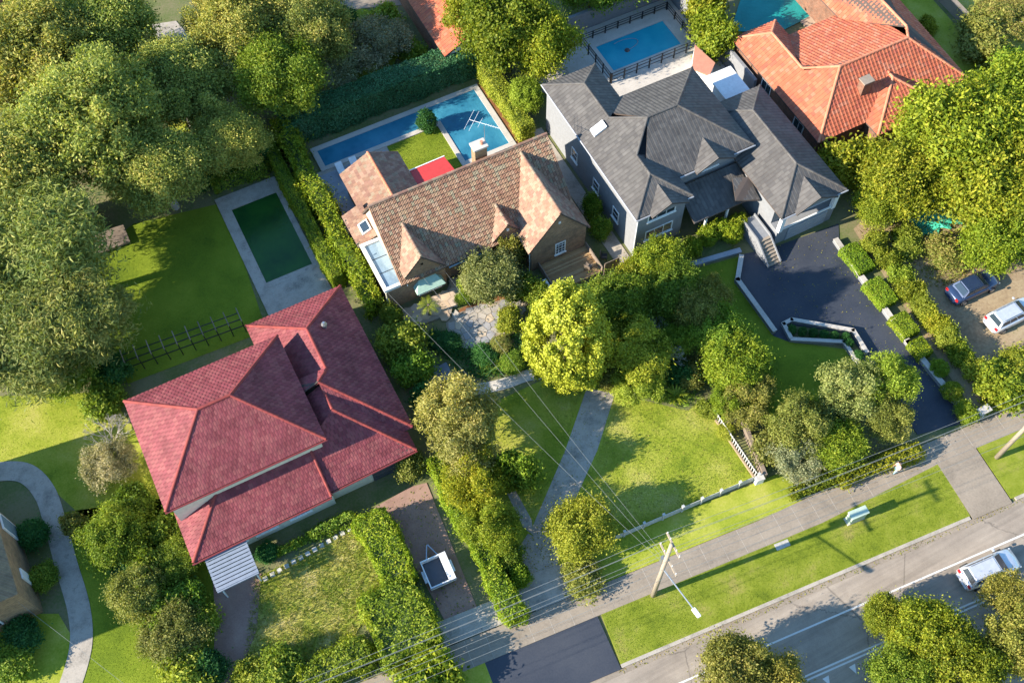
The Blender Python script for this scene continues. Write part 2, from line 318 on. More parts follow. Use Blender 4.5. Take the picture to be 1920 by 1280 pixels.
def caps(parent, lines, mat, L_=.42, r=.13, single=True, name='ridge_cap'):
    key = (mat, L_, r)
    V, F = cap_profile(L_*1.02, r)
    if single and key not in _capmesh:
        me = bpy.data.meshes.new(name); me.from_pydata(V, [], F); me.materials.append(MATS[mat]); _capmesh[key] = me
    allv = []; allf = []
    for a, b in lines:
        a, b = Vector(a), Vector(b); d = b-a; n = max(1, round(d.length/L_)); x = d.normalized()
        y = Vector((0, 0, 1)).cross(x).normalized(); z = x.cross(y); Mx = Matrix((x, y, z)).transposed().to_4x4()
        for i in range(n):
            M = Matrix.Translation(a+d*(i/n)+Vector((0, 0, .03))) @ Mx
            if single:
                o = bpy.data.objects.new(name, _capmesh[key]); col.objects.link(o); o.parent = parent
                o.matrix_parent_inverse = Matrix.Translation(-parent.location); o.matrix_basis = M
            else:
                k = len(allv); allv += [tuple(M @ Vector(p)) for p in V]; allf += [tuple(k+j for j in f) for f in F]
    if not single:
        me = bpy.data.meshes.new('ridge_capping'); me.from_pydata(allv, [], allf); me.materials.append(MATS[mat]); stuffpart(link_obj('ridge_capping', me, parent))
def hip(x0, x1, y0, y1, ze, p):
    """hip roof: (polys by side, ridge lines, hip lines)"""
    wx, wy = x1-x0, y1-y0
    if wx >= wy: h = wy/2; a, b = Vector((x0+h, (y0+y1)/2, ze+h*p)), Vector((x1-h, (y0+y1)/2, ze+h*p))
    else: h = wx/2; a, b = Vector(((x0+x1)/2, y0+h, ze+h*p)), Vector(((x0+x1)/2, y1-h, ze+h*p))
    A, B, C, D = Vector((x0, y0, ze)), Vector((x1, y0, ze)), Vector((x1, y1, ze)), Vector((x0, y1, ze))
    if wx >= wy: S = dict(f=[A, B, b, a], r=[B, C, b], b=[C, D, a, b], l=[D, A, a]); hl = [(A, a), (D, a), (B, b), (C, b)]
    else: S = dict(f=[A, B, a], r=[B, C, b, a], b=[C, D, b], l=[D, A, a, b]); hl = [(A, a), (B, a), (C, b), (D, b)]
    return S, [(a, b)], hl
def gable(x0, x1, xr, yf, yb, zl, zr, z):             # ridge along y
    return [[(x0, yf, zl), (xr, yf, z), (xr, yb, z), (x0, yb, zl)], [(xr, yf, z), (x1, yf, zr), (x1, yb, zr), (xr, yb, z)]]
def window(parent, c, side, w_, h_, nx=2, nz=3, frame='white_paint', glass='glass', fw=.09, sill=True):
    """side: f (faces -y), l (faces -x); frame proud of the wall, panes set back"""
    x, y, z = c; mb = MB(); pb = MB()
    def bx(m, a0, a1, z0, z1, d0, d1):
        if side == 'f': m.box(x+a0, x+a1, y-d1, y-d0, z+z0, z+z1)
        else: m.box(x-d1, x-d0, y+a0, y+a1, z+z0, z+z1)
    W, Hh = w_/2, h_/2
    bx(mb, -W, -W+fw, -Hh, Hh, -.05, .06); bx(mb, W-fw, W, -Hh, Hh, -.05, .06); bx(mb, -W+fw, W-fw, -Hh, -Hh+fw, -.05, .06); bx(mb, -W+fw, W-fw, Hh-fw, Hh, -.05, .06)
    for i in range(1, nx): a = -W+w_*i/nx; bx(mb, a-.02, a+.02, -Hh+fw, Hh-fw, .0, .045)
    for i in range(1, nz): a = -Hh+h_*i/nz; bx(mb, -W+fw, W-fw, a-.02, a+.02, .0, .04)
    o = mb.build('window', frame, parent)
    for i in range(nx):
        p2 = MB(); a = -W+w_*i/nx; bx(p2, max(a, -W+fw*.9), min(a+w_/nx, W-fw*.9), -Hh+fw*.9, Hh-fw*.9, -.02, .02); p2.build('pane', glass, o)
    if sill: s_ = MB(); bx(s_, -W-.08, W+.08, -Hh-.09, -Hh-.002, -.03, .13); s_.build('sill', frame, o)
    return o
# ------------------------------------------------------------------ the setting
K0, KD, KN = Vector((18.40, 11.54, 0)), Vector((.99608, -.08848, 0)), Vector((.08848, .99608, 0))
def st(t, o, z=0.0): p = K0+KD*t+KN*o; return Vector((p.x, p.y, z))
def stq(t0, t1, o0, o1): return [st(t0, o0), st(t1, o0), st(t1, o1), st(t0, o1)]
def rect(x0, x1, y0, y1): return [Vector((x0, y0, 0)), Vector((x1, y0, 0)), Vector((x1, y1, 0)), Vector((x0, y1, 0))]
def strip(pts, w_):
    a, b = [], []
    for i, p in enumerate(pts):
        d = (pts[min(i+1, len(pts)-1)]-pts[max(i-1, 0)]).normalized(); n = Vector((-d.y, d.x, 0))*w_/2; a.append(p+n); b.append(p-n)
    return a+b[::-1]
def smooth_line(pts, k=6):
    out = []
    for i in range(len(pts)-1):
        p0, p1, p2, p3 = pts[max(i-1, 0)], pts[i], pts[i+1], pts[min(i+2, len(pts)-1)]
        for j in range(k):
            t = j/k; out.append(.5*((2*p1)+(p2-p0)*t+(2*p0-5*p1+4*p2-p3)*t*t+(3*p1-p0-3*p2+p3)*t**3))
    return out+[pts[-1]]
sheet('ground', rect(-320, 380, -300, 420), 0, 'soil')
# street
sheet('road', stq(-80, 110, -14, -.62), .012, 'asphalt')
sheet('gutter', stq(-80, 110, -.62, -.25), .03, 'concrete', .03)
for a, b in ((-4.7, 23.1), (27.0, 110), (-80, -13.2)):
    sheet('kerb', stq(a, b, -.25, 0), .13, 'concrete_old', .13)
sheet('verge', stq(-4.7, 23.2, 0, 3.55)[:2]+[st(23.3, 4.35), st(13, 3.6), st(-4.5, 3.6)], .1, 'lawn_verge', .1)
sheet('verge', stq(26.7, 110, 0, 4.4), .1, 'lawn_verge', .1)
sheet('verge', stq(-80, -13.2, 0, 3.6), .1, 'lawn', .1)
fp = [(-80, 3.6), (-5, 3.6), (13, 3.6), (23.4, 4.35), (110, 4.6)]; fq = [(110, 6.4), (21.3, 6.1), (9, 5.5), (-80, 5.6)]
sheet('footpath', [st(*p) for p in fp]+[st(*p) for p in fq], .115, 'concrete', .115)
mb = MB()
for i in range(40):
    t = -20+i*1.5; lo = 3.6 if t < 13 else 3.6+(t-13)*.072; up = 5.5 if t < 9 else 5.5+(t-9)*.048
    mb.slab([st(t, lo, .119), st(t+.03, lo, .119), st(t+.03, up, .119), st(t, up, .119)], (0, 0, -.004))
tag(mb.build('footpath_joints', 'concrete_old'), kind='structure')
sheet('driveway_crossing', stq(23.25, 26.6, -.3, 4.4), .108, 'concrete', .108)
sheet('driveway_crossing', stq(-13.2, -4.8, -.3, 3.58), .1, 'asphalt_dark', .1)
sheet('driveway_apron', stq(-15.5, -7.0, 5.6, 7.4), .09, 'concrete_old', .09)
sheet('driveway_apron', [st(-8.6, 5.55), st(-4.9, 5.55), st(-4.9, 7.9), st(-8.6, 8.2)], .092, 'concrete_old', .092)
for nm, o, a, b in (('lane_line', -2.62, -60, 90), ('edge_line', -5.42, 3, 60), ('edge_line', -5.68, 3, 60)):
    sheet(nm, stq(a, b, o-.06, o+.06), .017, 'line_paint')
for i in range(5):
    t = 7.7+2.05*i; sheet('give_way_mark', [st(t-.2, -6.0), st(t+.3, -5.95), st(t+.05, -6.6)], .017, 'line_paint')
# lot in the middle
sheet('lawn', rect(9.5, 29.4, 19.3, 33.6), .03, 'lawn')
sheet('verge', stq(-4.9, 12.6, 5.55, 8.2), .04, 'lawn')
sheet('driveway', px((1100, 728), (1153, 738), (1120, 844), (1083, 926), (1062, 985), (1040, 1080), (1020, 1086), (1000, 1010), (999, 986), (1060, 844)), .05, 'concrete_old', .05)
sheet('driveway', px((958, 1050), (990, 1000), (1000, 1005), (1023, 1086), (975, 1112)), .045, 'concrete_old', .045)
sheet('path', px((951, 926), (967, 920), (997, 975), (1000, 1003), (982, 990)), .055, 'concrete_old', .05)
sheet('path', strip(smooth_line(px((870, 732), (912, 727), (950, 718), (990, 704), (1025, 700))), .95), .06, 'concrete_pale', .06)
sheet('garden_bed', px((772, 612), (850, 585), (838, 620), (868, 655), (915, 645), (985, 610), (1005, 690), (950, 702), (880, 718), (850, 690), (812, 650)), .045, 'soil')
sheet('garden_bed', px((850, 600), (862, 580), (900, 560), (990, 540), (1000, 565), (970, 556), (890, 576)), .048, 'mulch')
sheet('garden_bed', px((1120, 540), (1170, 545), (1320, 745), (1290, 770), (1160, 740), (1120, 640)), .042, 'soil')
def inside(p, P):
    c = False; n = len(P)
    for i in range(n):
        a, b = P[i], P[i-1]
        if (a.y > p.y) != (b.y > p.y) and p.x < (b.x-a.x)*(p.y-a.y)/(b.y-a.y)+a.x: c = not c
    return c
def pave(P, z, cell, jit, gap, h, mat, base, name, seed, bname='paving', row=0):
    """mortar bed with single stones on it (cells cut from a jittered grid)"""
    bed = sheet(bname, P, z, base, z); rnd = random.Random(seed)
    x0, x1, y0, y1 = min(p.x for p in P), max(p.x for p in P), min(p.y for p in P), max(p.y for p in P); S = {}
    for i in range(-1, int((x1-x0)/cell)+3):
        for j in range(-1, int((y1-y0)/cell)+3):
            S[i, j] = Vector((x0+(i+(row*.5 if j % 2 else 0)+rnd.uniform(-jit, jit))*cell, y0+(j+rnd.uniform(-jit, jit))*cell, 0))
    for (i, j), c in S.items():
        if not inside(c, P): continue
        poly = [c+Vector((a*cell*1.4, b*cell*1.4, 0)) for a, b in ((-1, -1), (1, -1), (1, 1), (-1, 1))]
        for di in (-2, -1, 0, 1, 2):
            for dj in (-2, -1, 0, 1, 2):
                q = S.get((i+di, j+dj))
                if q is None or q == c: continue
                n = (q-c); m = (q+c)/2-n.normalized()*gap/2; out = []
                for a, b in zip(poly, poly[1:]+poly[:1]):
                    da, db = (a-m).dot(n), (b-m).dot(n)
                    if da <= 0: out.append(a)
                    if (da < 0) != (db < 0): out.append(a+(b-a)*(da/(da-db)))
                poly = out
                if len(poly) < 3: break
            if len(poly) < 3: break
        if len(poly) < 3: continue
        me = MB().prism([(p.x, p.y) for p in poly], z-.01, z+h+rnd.uniform(-.006, .008)).mesh(name); me.materials.append(MATS[mat]); link_obj(name, me, bed)
    return bed
pave(px((836, 606), (852, 590), (890, 576), (968, 556), (988, 572), (975, 607), (945, 626), (905, 640), (880, 652), (855, 645), (840, 628)), .07, .62, .42, .05, .025, 'flagstone', 'concrete', 'stone', 3)
pave(px((786, 616), (798, 645), (822, 680), (852, 705), (872, 724), (835, 748), (800, 752), (792, 715), (786, 690), (778, 660), (772, 622)), .06, .8, .3, .04, .02, 'slate', 'asphalt_dark', 'stone', 5, 'path')
pave(px((742, 590), (838, 546), (845, 530), (872, 519), (878, 548), (850, 573), (846, 590), (778, 616)), .22, .85, .06, .025, .02, 'sandstone', 'concrete', 'paver', 7, 'patio', 1)
pave(rect(10.7, 17.85, 53.2, 60.5), .08, 1.25, .02, .02, .012, 'paving_blue', 'concrete_old', 'paver', 9, 'patio')
sheet('lawn', rect(17.9, 22.85, 53.9, 60.45), .05, 'lawn_lush')
sheet('garden_bed', rect(10.5, 29.3, 63.3, 66.5), .05, 'soil'); sheet('garden_bed', rect(28.2, 29.3, 54.5, 63.4), .052, 'mulch')
def pool(label, waters, mat, copings, cmat, z=.14, zw=.08):
    t = thing('swimming_pool', waters[0][0], label, 'pool')
    for q in waters: MB().face([(p.x, p.y, zw) for p in q]).build('water', mat, t)
    for q in copings: MB().prism([(p.x, p.y) for p in q], 0, z).build('coping', cmat, t, bevel=.015)
    return t
pool('L-shaped blue lap pool along the dark rear hedge', [rect(12.2, 27.62, 60.85, 62.75), rect(23.3, 27.62, 55.7, 60.851)], 'water_blue',
     [rect(11.7, 28.15, 62.75, 63.25), rect(27.62, 28.15, 55.7, 62.75), rect(11.7, 12.2, 60.4, 62.75), rect(12.2, 23.3, 60.4, 60.85), rect(22.85, 23.3, 54.9, 60.4), rect(23.3, 28.15, 54.9, 55.7)], 'concrete_pale')
# left neighbours
sheet('lawn', px((150, 500), (250, 420), (420, 380), (440, 440), (500, 620), (240, 720)), .03, 'lawn_lush')
sheet('lawn', px((-60, 745), (200, 735), (250, 800), (330, 980), (200, 1010), (80, 900), (-60, 870)), .03, 'lawn')
sheet('lawn', px((120, 1340), (160, 1180), (140, 1080), (120, 960), (330, 930), (400, 1060), (420, 1340)), .03, 'lawn_lush')
sheet('lawn', px((-80, 1150), (110, 1150), (140, 1200), (110, 1340), (-80, 1340)), .03, 'lawn')
sheet('path', strip(smooth_line(px((-60, 900), (0, 884), (50, 888), (85, 925), (105, 985), (125, 1060), (148, 1140), (152, 1210), (130, 1290), (110, 1330))), 1.55), .06, 'concrete_old', .06)
sheet('lawn', px((478, 1085), (690, 975), (735, 1090), (640, 1225), (455, 1265)), .03, 'lawn_dry')
sheet('path', px((398, 1075), (490, 1075), (482, 1180), (450, 1260), (440, 1330), (398, 1330), (404, 1150)), .05, 'brick_drive', .05)
sheet('driveway', px((700, 952), (772, 912), (800, 905), (905, 1165), (848, 1190), (790, 1080)), .05, 'brick_drive', .05)
pool('green-water rectangular pool behind the red-roofed house', [rect(3.3, 7.35, 51.9, 60.2)], 'water_green',
     [rect(7.35, 7.85, 51.3, 61.9), rect(2.35, 3.3, 48.6, 61.9), rect(3.3, 7.35, 60.2, 61.9), rect(3.3, 7.85, 47.2, 51.3), rect(3.3, 7.35, 51.3, 51.9)], 'concrete_old', .12, .06)
# grey house grounds
sheet('driveway', px((1388, 478), (1445, 466), (1572, 420), (1574, 460), (1640, 553), (1700, 638), (1795, 755), (1800, 795), (1720, 815), (1640, 690), (1600, 640), (1595, 625), (1470, 608), (1482, 642), (1450, 630), (1383, 530)), .05, 'asphalt_dark', .05)
sheet('lawn', px((1290, 508), (1385, 480), (1383, 530), (1450, 630), (1482, 642), (1590, 655), (1640, 740), (1560, 800), (1480, 850), (1400, 760)), .03, 'lawn_lush')
sheet('garden_bed', px((1180, 490), (1390, 410), (1390, 480), (1300, 505), (1240, 520)), .045, 'soil')
sheet('terrace', rect(36.3, 49.4, 52.2, 64.6), .1, 'concrete_pale', .1)
sheet('terrace', px((985, 165), (1060, 95), (1090, 78), (1140, 110), (1020, 175)), .07, 'concrete_old', .07)
sheet('side_path', rect(29.7, 31.0, 36, 56), .05, 'concrete_old', .05)
pool('bright turquoise rectangular pool inside black railing', [rect(40.0, 47.25, 58.75, 62.1)], 'water_cyan',
     [rect(39.5, 47.7, 62.1, 62.6), rect(39.5, 47.7, 58.25, 58.75), rect(39.5, 40.0, 58.75, 62.1), rect(47.25, 47.7, 58.75, 62.1)], 'concrete_pale', .2, .14)
pool('teal pool beside the orange tiled roof', [px((1370, 60), (1385, 10), (1400, -30), (1540, -30), (1555, 12), (1500, 42), (1460, 62))], 'water_teal', [px((1500, 42), (1555, 12), (1572, 24), (1512, 54)), px((1540, -30), (1565, -30), (1572, 24), (1555, 12))], 'sandstone')
sheet('yard', px((1600, 430), (1700, 330), (1960, 300), (1960, 770), (1850, 800), (1790, 720)), .03, 'dirt')
sheet('yard', px((1830, 640), (1960, 600), (1960, 760), (1850, 790)), .034, 'dirt')
sheet('lawn', px((1640, 0), (1740, -10), (1900, 170), (1840, 190), (1800, 130)), .03, 'lawn')
sheet('yard', px((1760, -40), (1980, -40), (1980, 230), (1900, 160)), .03, 'lawn_dry')
# rear neighbours
sheet('lawn', px((560, 70), (680, 15), (760, 50), (740, 120), (640, 170), (570, 130)), .03, 'lawn_verge')
sheet('lawn', px((300, 170), (400, 150), (420, 240), (320, 250)), .03, 'lawn')
sheet('terrace', px((540, 40), (620, 0), (720, -20), (760, 10), (640, 20), (590, 50)), .05, 'concrete', .05)
sheet('terrace', px((200, 60), (330, 40), (400, 120), (330, 150), (260, 120)), .05, 'concrete_old', .05)

# ------------------------------------------------------------------ brick house in the middle
H = thing('brick_house', (20, 48, 0), 'brown brick cottage with mottled tiled roof and three front gables', 'house')
PT = dict(mat='tile_old', tw=.25, th=.36, prof='double', amp=.055, lift=.06)
SH = dict(mat='shingle_old', tw=.34, th=.31, prof='flat', amp=.0, lift=.055, stag=True)
yR, zR, ye, ze = 50.0, 7.0, 44.75, 2.95; ps = (zR-ze)/(yR-ye)
r0 = roof(H, [[(12.5, ye, ze), (28.2, ye, ze), (28.2, yR, zR), (12.5, yR, zR)], [(12.5, yR, zR), (28.2, yR, zR), (28.2, 52.6, 2.9), (12.5, 52.6, 2.9)]], seed=2, **PT)
caps(H, [((12.5, yR, zR+.05), (28.2, yR, zR+.05))], 'shingle_old')
zl, xl = 5.65, 14.47
roof(H, gable(12.9, 16.55, xl, 44.75, 48.3, 3.75, 2.95, zl), seed=3, **SH); caps(H, [((xl, 44.75, zl+.03), (xl, 48.3, zl+.03))], 'shingle_old')
zm, xm = 4.75, 22.05
roof(H, gable(20.45, 23.45, xm, 44.9, 47.2, 3.0, 3.0, zm), seed=4, **SH); caps(H, [((xm, 44.9, zm+.03), (xm, 47.2, zm+.03))], 'shingle_old')
zr, xr = 6.65, 25.58
roof(H, gable(22.8, 28.4, xr, 42.75, 49.6, 2.95, 2.95, zr), seed=5, **SH); caps(H, [((xr, 42.75, zr+.03), (xr, 49.6, zr+.03))], 'shingle_old')
roof(H, gable(12.5, 17.85, 15.25, 51.6, 57.4, 2.65, 2.65, 4.0), seed=6, **SH); caps(H, [((15.25, 51.9, 4.03), (15.25, 57.4, 4.03))], 'cap_orange')
roof(H, [[(11.0, 49.85, 2.55), (12.85, 49.85, 3.3), (12.85, 53.4, 3.3), (11.0, 53.4, 2.55)]], seed=7, **SH)
def wallprism(h, pts, z0, z1, mat): return MB().prism(pts, z0, z1).build('wall', mat, h)
wallprism(H, [(12.95, 45.4), (27.85, 45.4), (27.85, 52.3), (12.95, 52.3)], 0, 2.9, 'brick_brown')
def gwall(h, x0, x1, xr_, y, zb0, zb1, zt, mat, th=.3):      # gable end facing the street
    MB().slab([(x0, y, 0), (x1, y, 0), (x1, y, zb1), (xr_, y, zt), (x0, y, zb0)], (0, th, 0)).build('wall', mat, h)
gwall(H, 13.0, 16.4, xl, 44.92, 3.7, 2.95, zl-.16, 'brick_brown', .5)
wallprism(H, [(11.25, 44.925), (13.0, 44.925), (13.0, 49.8), (11.25, 49.8)], 0, 2.72, 'brick_brown')
gwall(H, 20.7, 23.2, xm, 45.0, 3.05, 3.05, zm-.16, 'brick_brown', .35)
wallprism(H, [(23.1, 43.1), (28.1, 43.1), (28.1, 48), (23.1, 48)], 0, 2.9, 'brick_brown')
gwall(H, 23.1, 28.1, xr, 42.88, 3.2, 3.2, zr-.18, 'brick_brown', .22)
wallprism(H, [(12.8, 52.3), (17.5, 52.3), (17.5, 57.1), (12.8, 57.1)], 0, 2.6, 'brick_brown')
wallprism(H, [(11.25, 49.9), (12.94, 49.9), (12.94, 53.2), (11.25, 53.2)], 0, 2.4, 'brick_brown')
MB().slab([(12.75, 45.6, 2.9), (12.75, 52.3, 2.9), (12.75, 52.3, 3.1), (12.75, yR, zR-.25), (12.75, 45.6, ze+(45.6-ye)*ps-.22)], (.2, 0, 0)).build('gable_wall', 'render_cream', H)
MB().slab([(28.0, 46, 2.9), (28.0, 52.3, 2.9), (28.0, 52.3, 3.1), (28.0, yR, zR-.25), (28.0, 46, 3.7)], (-.2, 0, 0)).build('gable_wall', 'brick_brown', H)
fr = MB()                                            # glazed flat roof with white parapet
for b in ((11.12, 11.4, 44.85, 49.82), (12.78, 13.05, 45.1, 49.82), (11.4, 12.78, 44.85, 45.12), (11.4, 12.78, 49.55, 49.82)): fr.box(*b, 2.7, 3.0)
fl = fr.build('glazed_roof', 'white_paint', H)
for i in range(3): MB().box(11.42, 12.76, 45.16+i*1.47, 46.55+i*1.47, 2.78, 2.86).build('pane', 'glass_light', fl)
sk = MB().slab([(11.75, 50.6, 3.02), (12.55, 50.6, 3.34), (12.55, 51.7, 3.34), (11.75, 51.7, 3.02)], (0, 0, -.25)).build('skylight', 'white_paint', H)
MB().slab([(11.85, 50.7, 3.075), (12.45, 50.7, 3.315), (12.45, 51.6, 3.315), (11.85, 51.6, 3.075)], (0, 0, -.03)).build('pane', 'glass', sk)
def bay(h, x0, x1, y, z0, z1, d):                     # oriel window under a pale green hipped hood
    f = MB().box(x0, x1, y-d, y, z0, z0+.12).box(x0, x1, y-d, y, z1-.1, z1).build('bay_window', 'white_paint', h)
    n = max(2, round((x1-x0)/.55))
    for i in range(n+1): xx = x0+(x1-x0)*i/n; MB().box(xx-.04, xx+.04, y-d+.003, y-.01, z0+.12, z1-.1).build('mullion', 'white_paint', f)
    for i in range(n): MB().box(x0+(x1-x0)*i/n+.04, x0+(x1-x0)*(i+1)/n-.04, y-d+.03, y-d+.06, z0+.12, z1-.1).build('pane', 'glass', f)
    a, b, c, e = (x0-.25, y-d-.3, z1+.02), (x1+.25, y-d-.3, z1+.02), (x1-.25, y, z1+.6), (x0+.25, y, z1+.6)
    MB().slab([a, b, c, e], (0, 0, -.06)).slab([a, e, (x0-.25, y, z1+.02)], (0, 0, -.06)).slab([b, (x1+.25, y, z1+.02), c], (0, 0, -.06)).build('hood', 'green_copper', h)
bay(H, 13.75, 15.75, 44.92, 1.05, 1.75, .55); bay(H, 21.3, 22.6, 45.0, 1.35, 2.1, .4)
window(H, (25.75, 42.88, 1.75), 'f', .95, 1.5, 3, 4)
for xx, zz in ((14.5, 4.3), (22.05, 3.9), (25.58, 5.2)):
    MB().box(xx-.1, xx+.1, 44.9-(2.0 if xx > 24 else -.08)-.06, 44.95-(2.0 if xx > 24 else -.08), zz, zz+.25).build('vent', 'white_paint', H)
ch = MB().box(21.95, 23.0, 50.35, 51.1, 5.6, 7.95).build('chimney', 'brick_tan', H)
MB().box(21.85, 23.1, 50.25, 51.2, 7.95, 8.12).build('cap', 'concrete_pale', ch); MB().tube((22.7, 50.7, 8.1), (22.7, 50.7, 8.4), .16, .13, 8).build('pot', 'terracotta', ch)
MB().tube((16.6, 44.62, 2.86), (20.4, 44.62, 2.86), .07).tube((12.95, 44.62, 2.86), (13.0, 44.62, 2.86), .07).build('gutter', 'gutter_blue', H)
MB().tube((23.45, 44.9, 3.0), (23.45, 48.2, 3.05), .09).build('gutter', 'gutter_blue', H)
MB().tube((11.2, 44.82, 2.75), (11.2, 44.82, .1), .05).build('downpipe', 'render_cream', H); MB().tube((23.0, 43.0, 2.8), (23.0, 43.0, .1), .05).build('downpipe', 'white_paint', H)
rb = MB().prism([(17.95, 52.3), (21.2, 52.3), (21.0, 54.9), (18.1, 54.9)], 0, 2.5).build('rear_bay', 'render_cream', H)
MB().prism([(17.75, 52.4), (21.45, 52.4), (21.15, 55.1), (17.95, 55.1)], 2.5, 2.58).build('bay_roof', 'red_roofing', rb)
MB().prism([(17.7, 55.04), (21.2, 55.1), (21.18, 55.18), (17.7, 55.14)], 2.48, 2.64).build('fascia', 'white_paint', rb)
MB().box(17.9, 20.3, 45.2, 45.38, .1, 2.3).build('porch_panel', 'brick_tan', H)
an = thing('tv_antenna', (22.75, 50.9, 7.9), 'metal rooftop TV aerial rising from the brick chimney', 'antenna')
A = MB(); A.tube((23.05, 50.8, 7.6), (23.05, 50.8, 10.0), .02); A.build('mast', 'steel', an)
B_ = MB(); B_.tube((22.3, 51.9, 9.95), (24.0, 50.0, 9.95), .016)
for i, (f, l) in enumerate(((0, 1.05), (.16, 1.05), (.36, .5), (.56, .1), (.64, .1), (.72, .1), (.8, .1), (.88, .1), (.96, .1))):
    c = Vector((22.3, 51.9, 9.96)).lerp(Vector((24.0, 50.0, 9.96)), f); d = Vector((1.9, 1.7, 0)).normalized()*l; B_.tube(c-d, c+d, .014)
B_.build('elements', 'white_paint', an)
# timber deck beside the right gable
D = thing('timber_deck', (26, 41.5, 0), 'raised honey-coloured timber deck in front of the right brick gable', 'deck')
MB().box(23.85, 28.15, 40.0, 42.86, 0, .4).build('frame', 'timber_grey', D)
for i in range(19): MB().box(23.85, 28.15, 40.02+i*.15, 40.155+i*.15, .405, .44).build('plank', 'timber_deck', D)
for xx in (28.15, 23.75): MB().box(xx-.04, xx+.04, 39.98, 42.84, .3, .98).build('side_rail', 'timber_grey', D)
F = thing('timber_fence', (29, 39.9, 0), 'short grey timber paling gate fence beside the deck', 'fence')
MB().box(28.25, 29.6, 39.92, 39.96, .35, .45).box(28.25, 29.6, 39.92, 39.96, 1.2, 1.3).build('rail', 'timber_grey', F)
for i in range(11): MB().box(28.25+i*.125, 28.36+i*.125, 39.86, 39.915, 0, 1.6).build('paling', 'timber_grey', F)
ac = thing('air_conditioner', (23.3, 40.6, 0), 'pale air-conditioning unit on the ground next to the deck', 'air conditioner')
MB().box(22.9, 23.55, 40.1, 41.2, .05, 1.0).build('casing', 'white_paint', ac, bevel=.03); MB().tube((22.88, 40.65, .55), (22.9, 40.65, .55), .33, .33, 14).build('fan_grille', 'trim_grey', ac)
def chair(loc, rz, mat, label):
    t = thing('outdoor_chair', loc, label, 'chair'); c, s = math.cos(rz), math.sin(rz)
    def T(b, name, m):
        b.v = [(loc[0]+x*c-y*s, loc[1]+x*s+y*c, loc[2]+z) for x, y, z in b.v]; b.build(name, m, t)
    T(MB().box(-.26, .26, -.26, .26, .4, .46), 'seat', mat); T(MB().slab([(-.26, .22, .46), (.26, .22, .46), (.26, .34, .95), (-.26, .34, .95)], (0, .04, 0)), 'backrest', mat)
    for x in (-.23, .23):
        for y in (-.23, .23): T(MB().tube((x, y, 0), (x, y, .4), .025), 'leg', 'black_metal')
        T(MB().beam((x, -.24, .63), (x, .26, .66), .05, .03), 'armrest', mat)
chair((27.2, 40.7, .44), 2.2, 'timber_grey', 'wooden armchair standing on the timber deck'); chair((29.0, 41.2, .05), 1.0, 'black_metal', 'dark metal garden chair in the narrow side yard by the deck')
# sun loungers by the pool
for i in range(2):
    t = thing('sun_lounger', (13.2+i*1.3, 59.4, .1), 'pale sun lounger on the blue paving by the lap pool', 'lounger', 'loungers beside the lap pool'); x = 13.2+i*1.3
    MB().box(x-.32, x+.32, 58.7, 59.6, .38, .46).build('seat', 'white_paint', t, bevel=.02); MB().slab([(x-.32, 59.6, .44), (x+.32, 59.6, .44), (x+.32, 60.2, .8), (x-.32, 60.2, .8)], (0, .02, -.08)).build('backrest', 'white_paint', t)
    for a in (-.28, .28):
        for b in (58.8, 59.9): MB().tube((x+a, b, .09), (x+a, b, .38), .025).build('leg', 'steel', t)

# ------------------------------------------------------------------ red-roofed house
Hr = thing('red_roof_house', (-1, 38, 0), 'two-storey cream house with glossy red hipped tile roofs', 'house')
RT = dict(mat='tile_red', tw=.33, th=.33, prof='roll', amp=.014, lift=.03, stag=True)
CR_ = dict(mat='cap_red', L_=.4, r=.11, single=False)
s1, rd, hl = hip(-9.6, 2.15, 34.0, 43.4, 5.6, .6); roof(Hr, list(s1.values()), seed=11, **RT); caps(Hr, rd+hl, **CR_)
# rear wing, wide front part and garage part
A_, Bp, C_ = Vector((4.28, 43.05, 5.4)), Vector((4.28, 39.2, 5.4)), Vector((3.35, 38.2, 5.98))
e1 = Vector((8.25, 46.95, 3)); e2 = Vector((8.25, 33.3, 3)); e0 = Vector((.35, 46.95, 3))
roof(Hr, [[e0, e1, A_], [e1, Vector((8.25, 39.2, 3)), Bp, A_], [Vector((8.25, 39.2, 3)), e2, C_, Bp], [e0, A_, Vector((.35, 43.05, 3))], [A_, Bp, Vector((.35, 39.2, 3)), Vector((.35, 43.05, 3))], [Bp, C_, Vector((-.5, 38.2, 4.5)), Vector((.2, 40.2, 4.2))]], seed=12, **RT)
r2, r2b = Vector((3.42, 36.0, 5.45)), Vector((3.42, 38.2, 5.45)); q1 = Vector((7.75, 31.55, 2.8))
roof(Hr, [[Vector((.87, 31.4, 2.8)), q1, r2, Vector((.87, 34.6, 4.75))], [q1, Vector((7.75, 37, 2.8)), r2b, r2], [Vector((.9, 34.6, 4.0)), r2, r2b, Vector((.9, 38.2, 4.0))]], seed=13, **RT)
roof(Hr, [[e2, Vector((8.25, 33.2, 2.99)), Vector((3.4, 33.2, 2.99)), C_]], seed=16, **RT)
caps(Hr, [(e0, A_), (e1, A_), (A_, Bp), (Bp, C_), (e2, C_), (q1, r2), (r2, r2b)], **CR_)
k1, k2, k3 = Vector((-9.45, 30.95, 2.8)), Vector((.87, 31.05, 2.8)), Vector((-6.3, 34.1, 4.72))
roof(Hr, [[k1, k2, Vector((.87, 34.2, 4.55)), Vector((-6.2, 34.2, 4.55))], [k1, Vector((-6.2, 34.2, 4.55)), Vector((-6.2, 35.0, 4.55)), Vector((-9.45, 35.0, 2.8))]], seed=14, **RT)
caps(Hr, [(k1, Vector((-6.2, 34.2, 4.55))), (k2, Vector((.87, 34.2, 4.55)))], **CR_)
wallprism(Hr, [(-9.2, 34.12), (1.75, 34.12), (1.75, 42.9), (-9.2, 42.9)], 0, 5.55, 'render_cream')
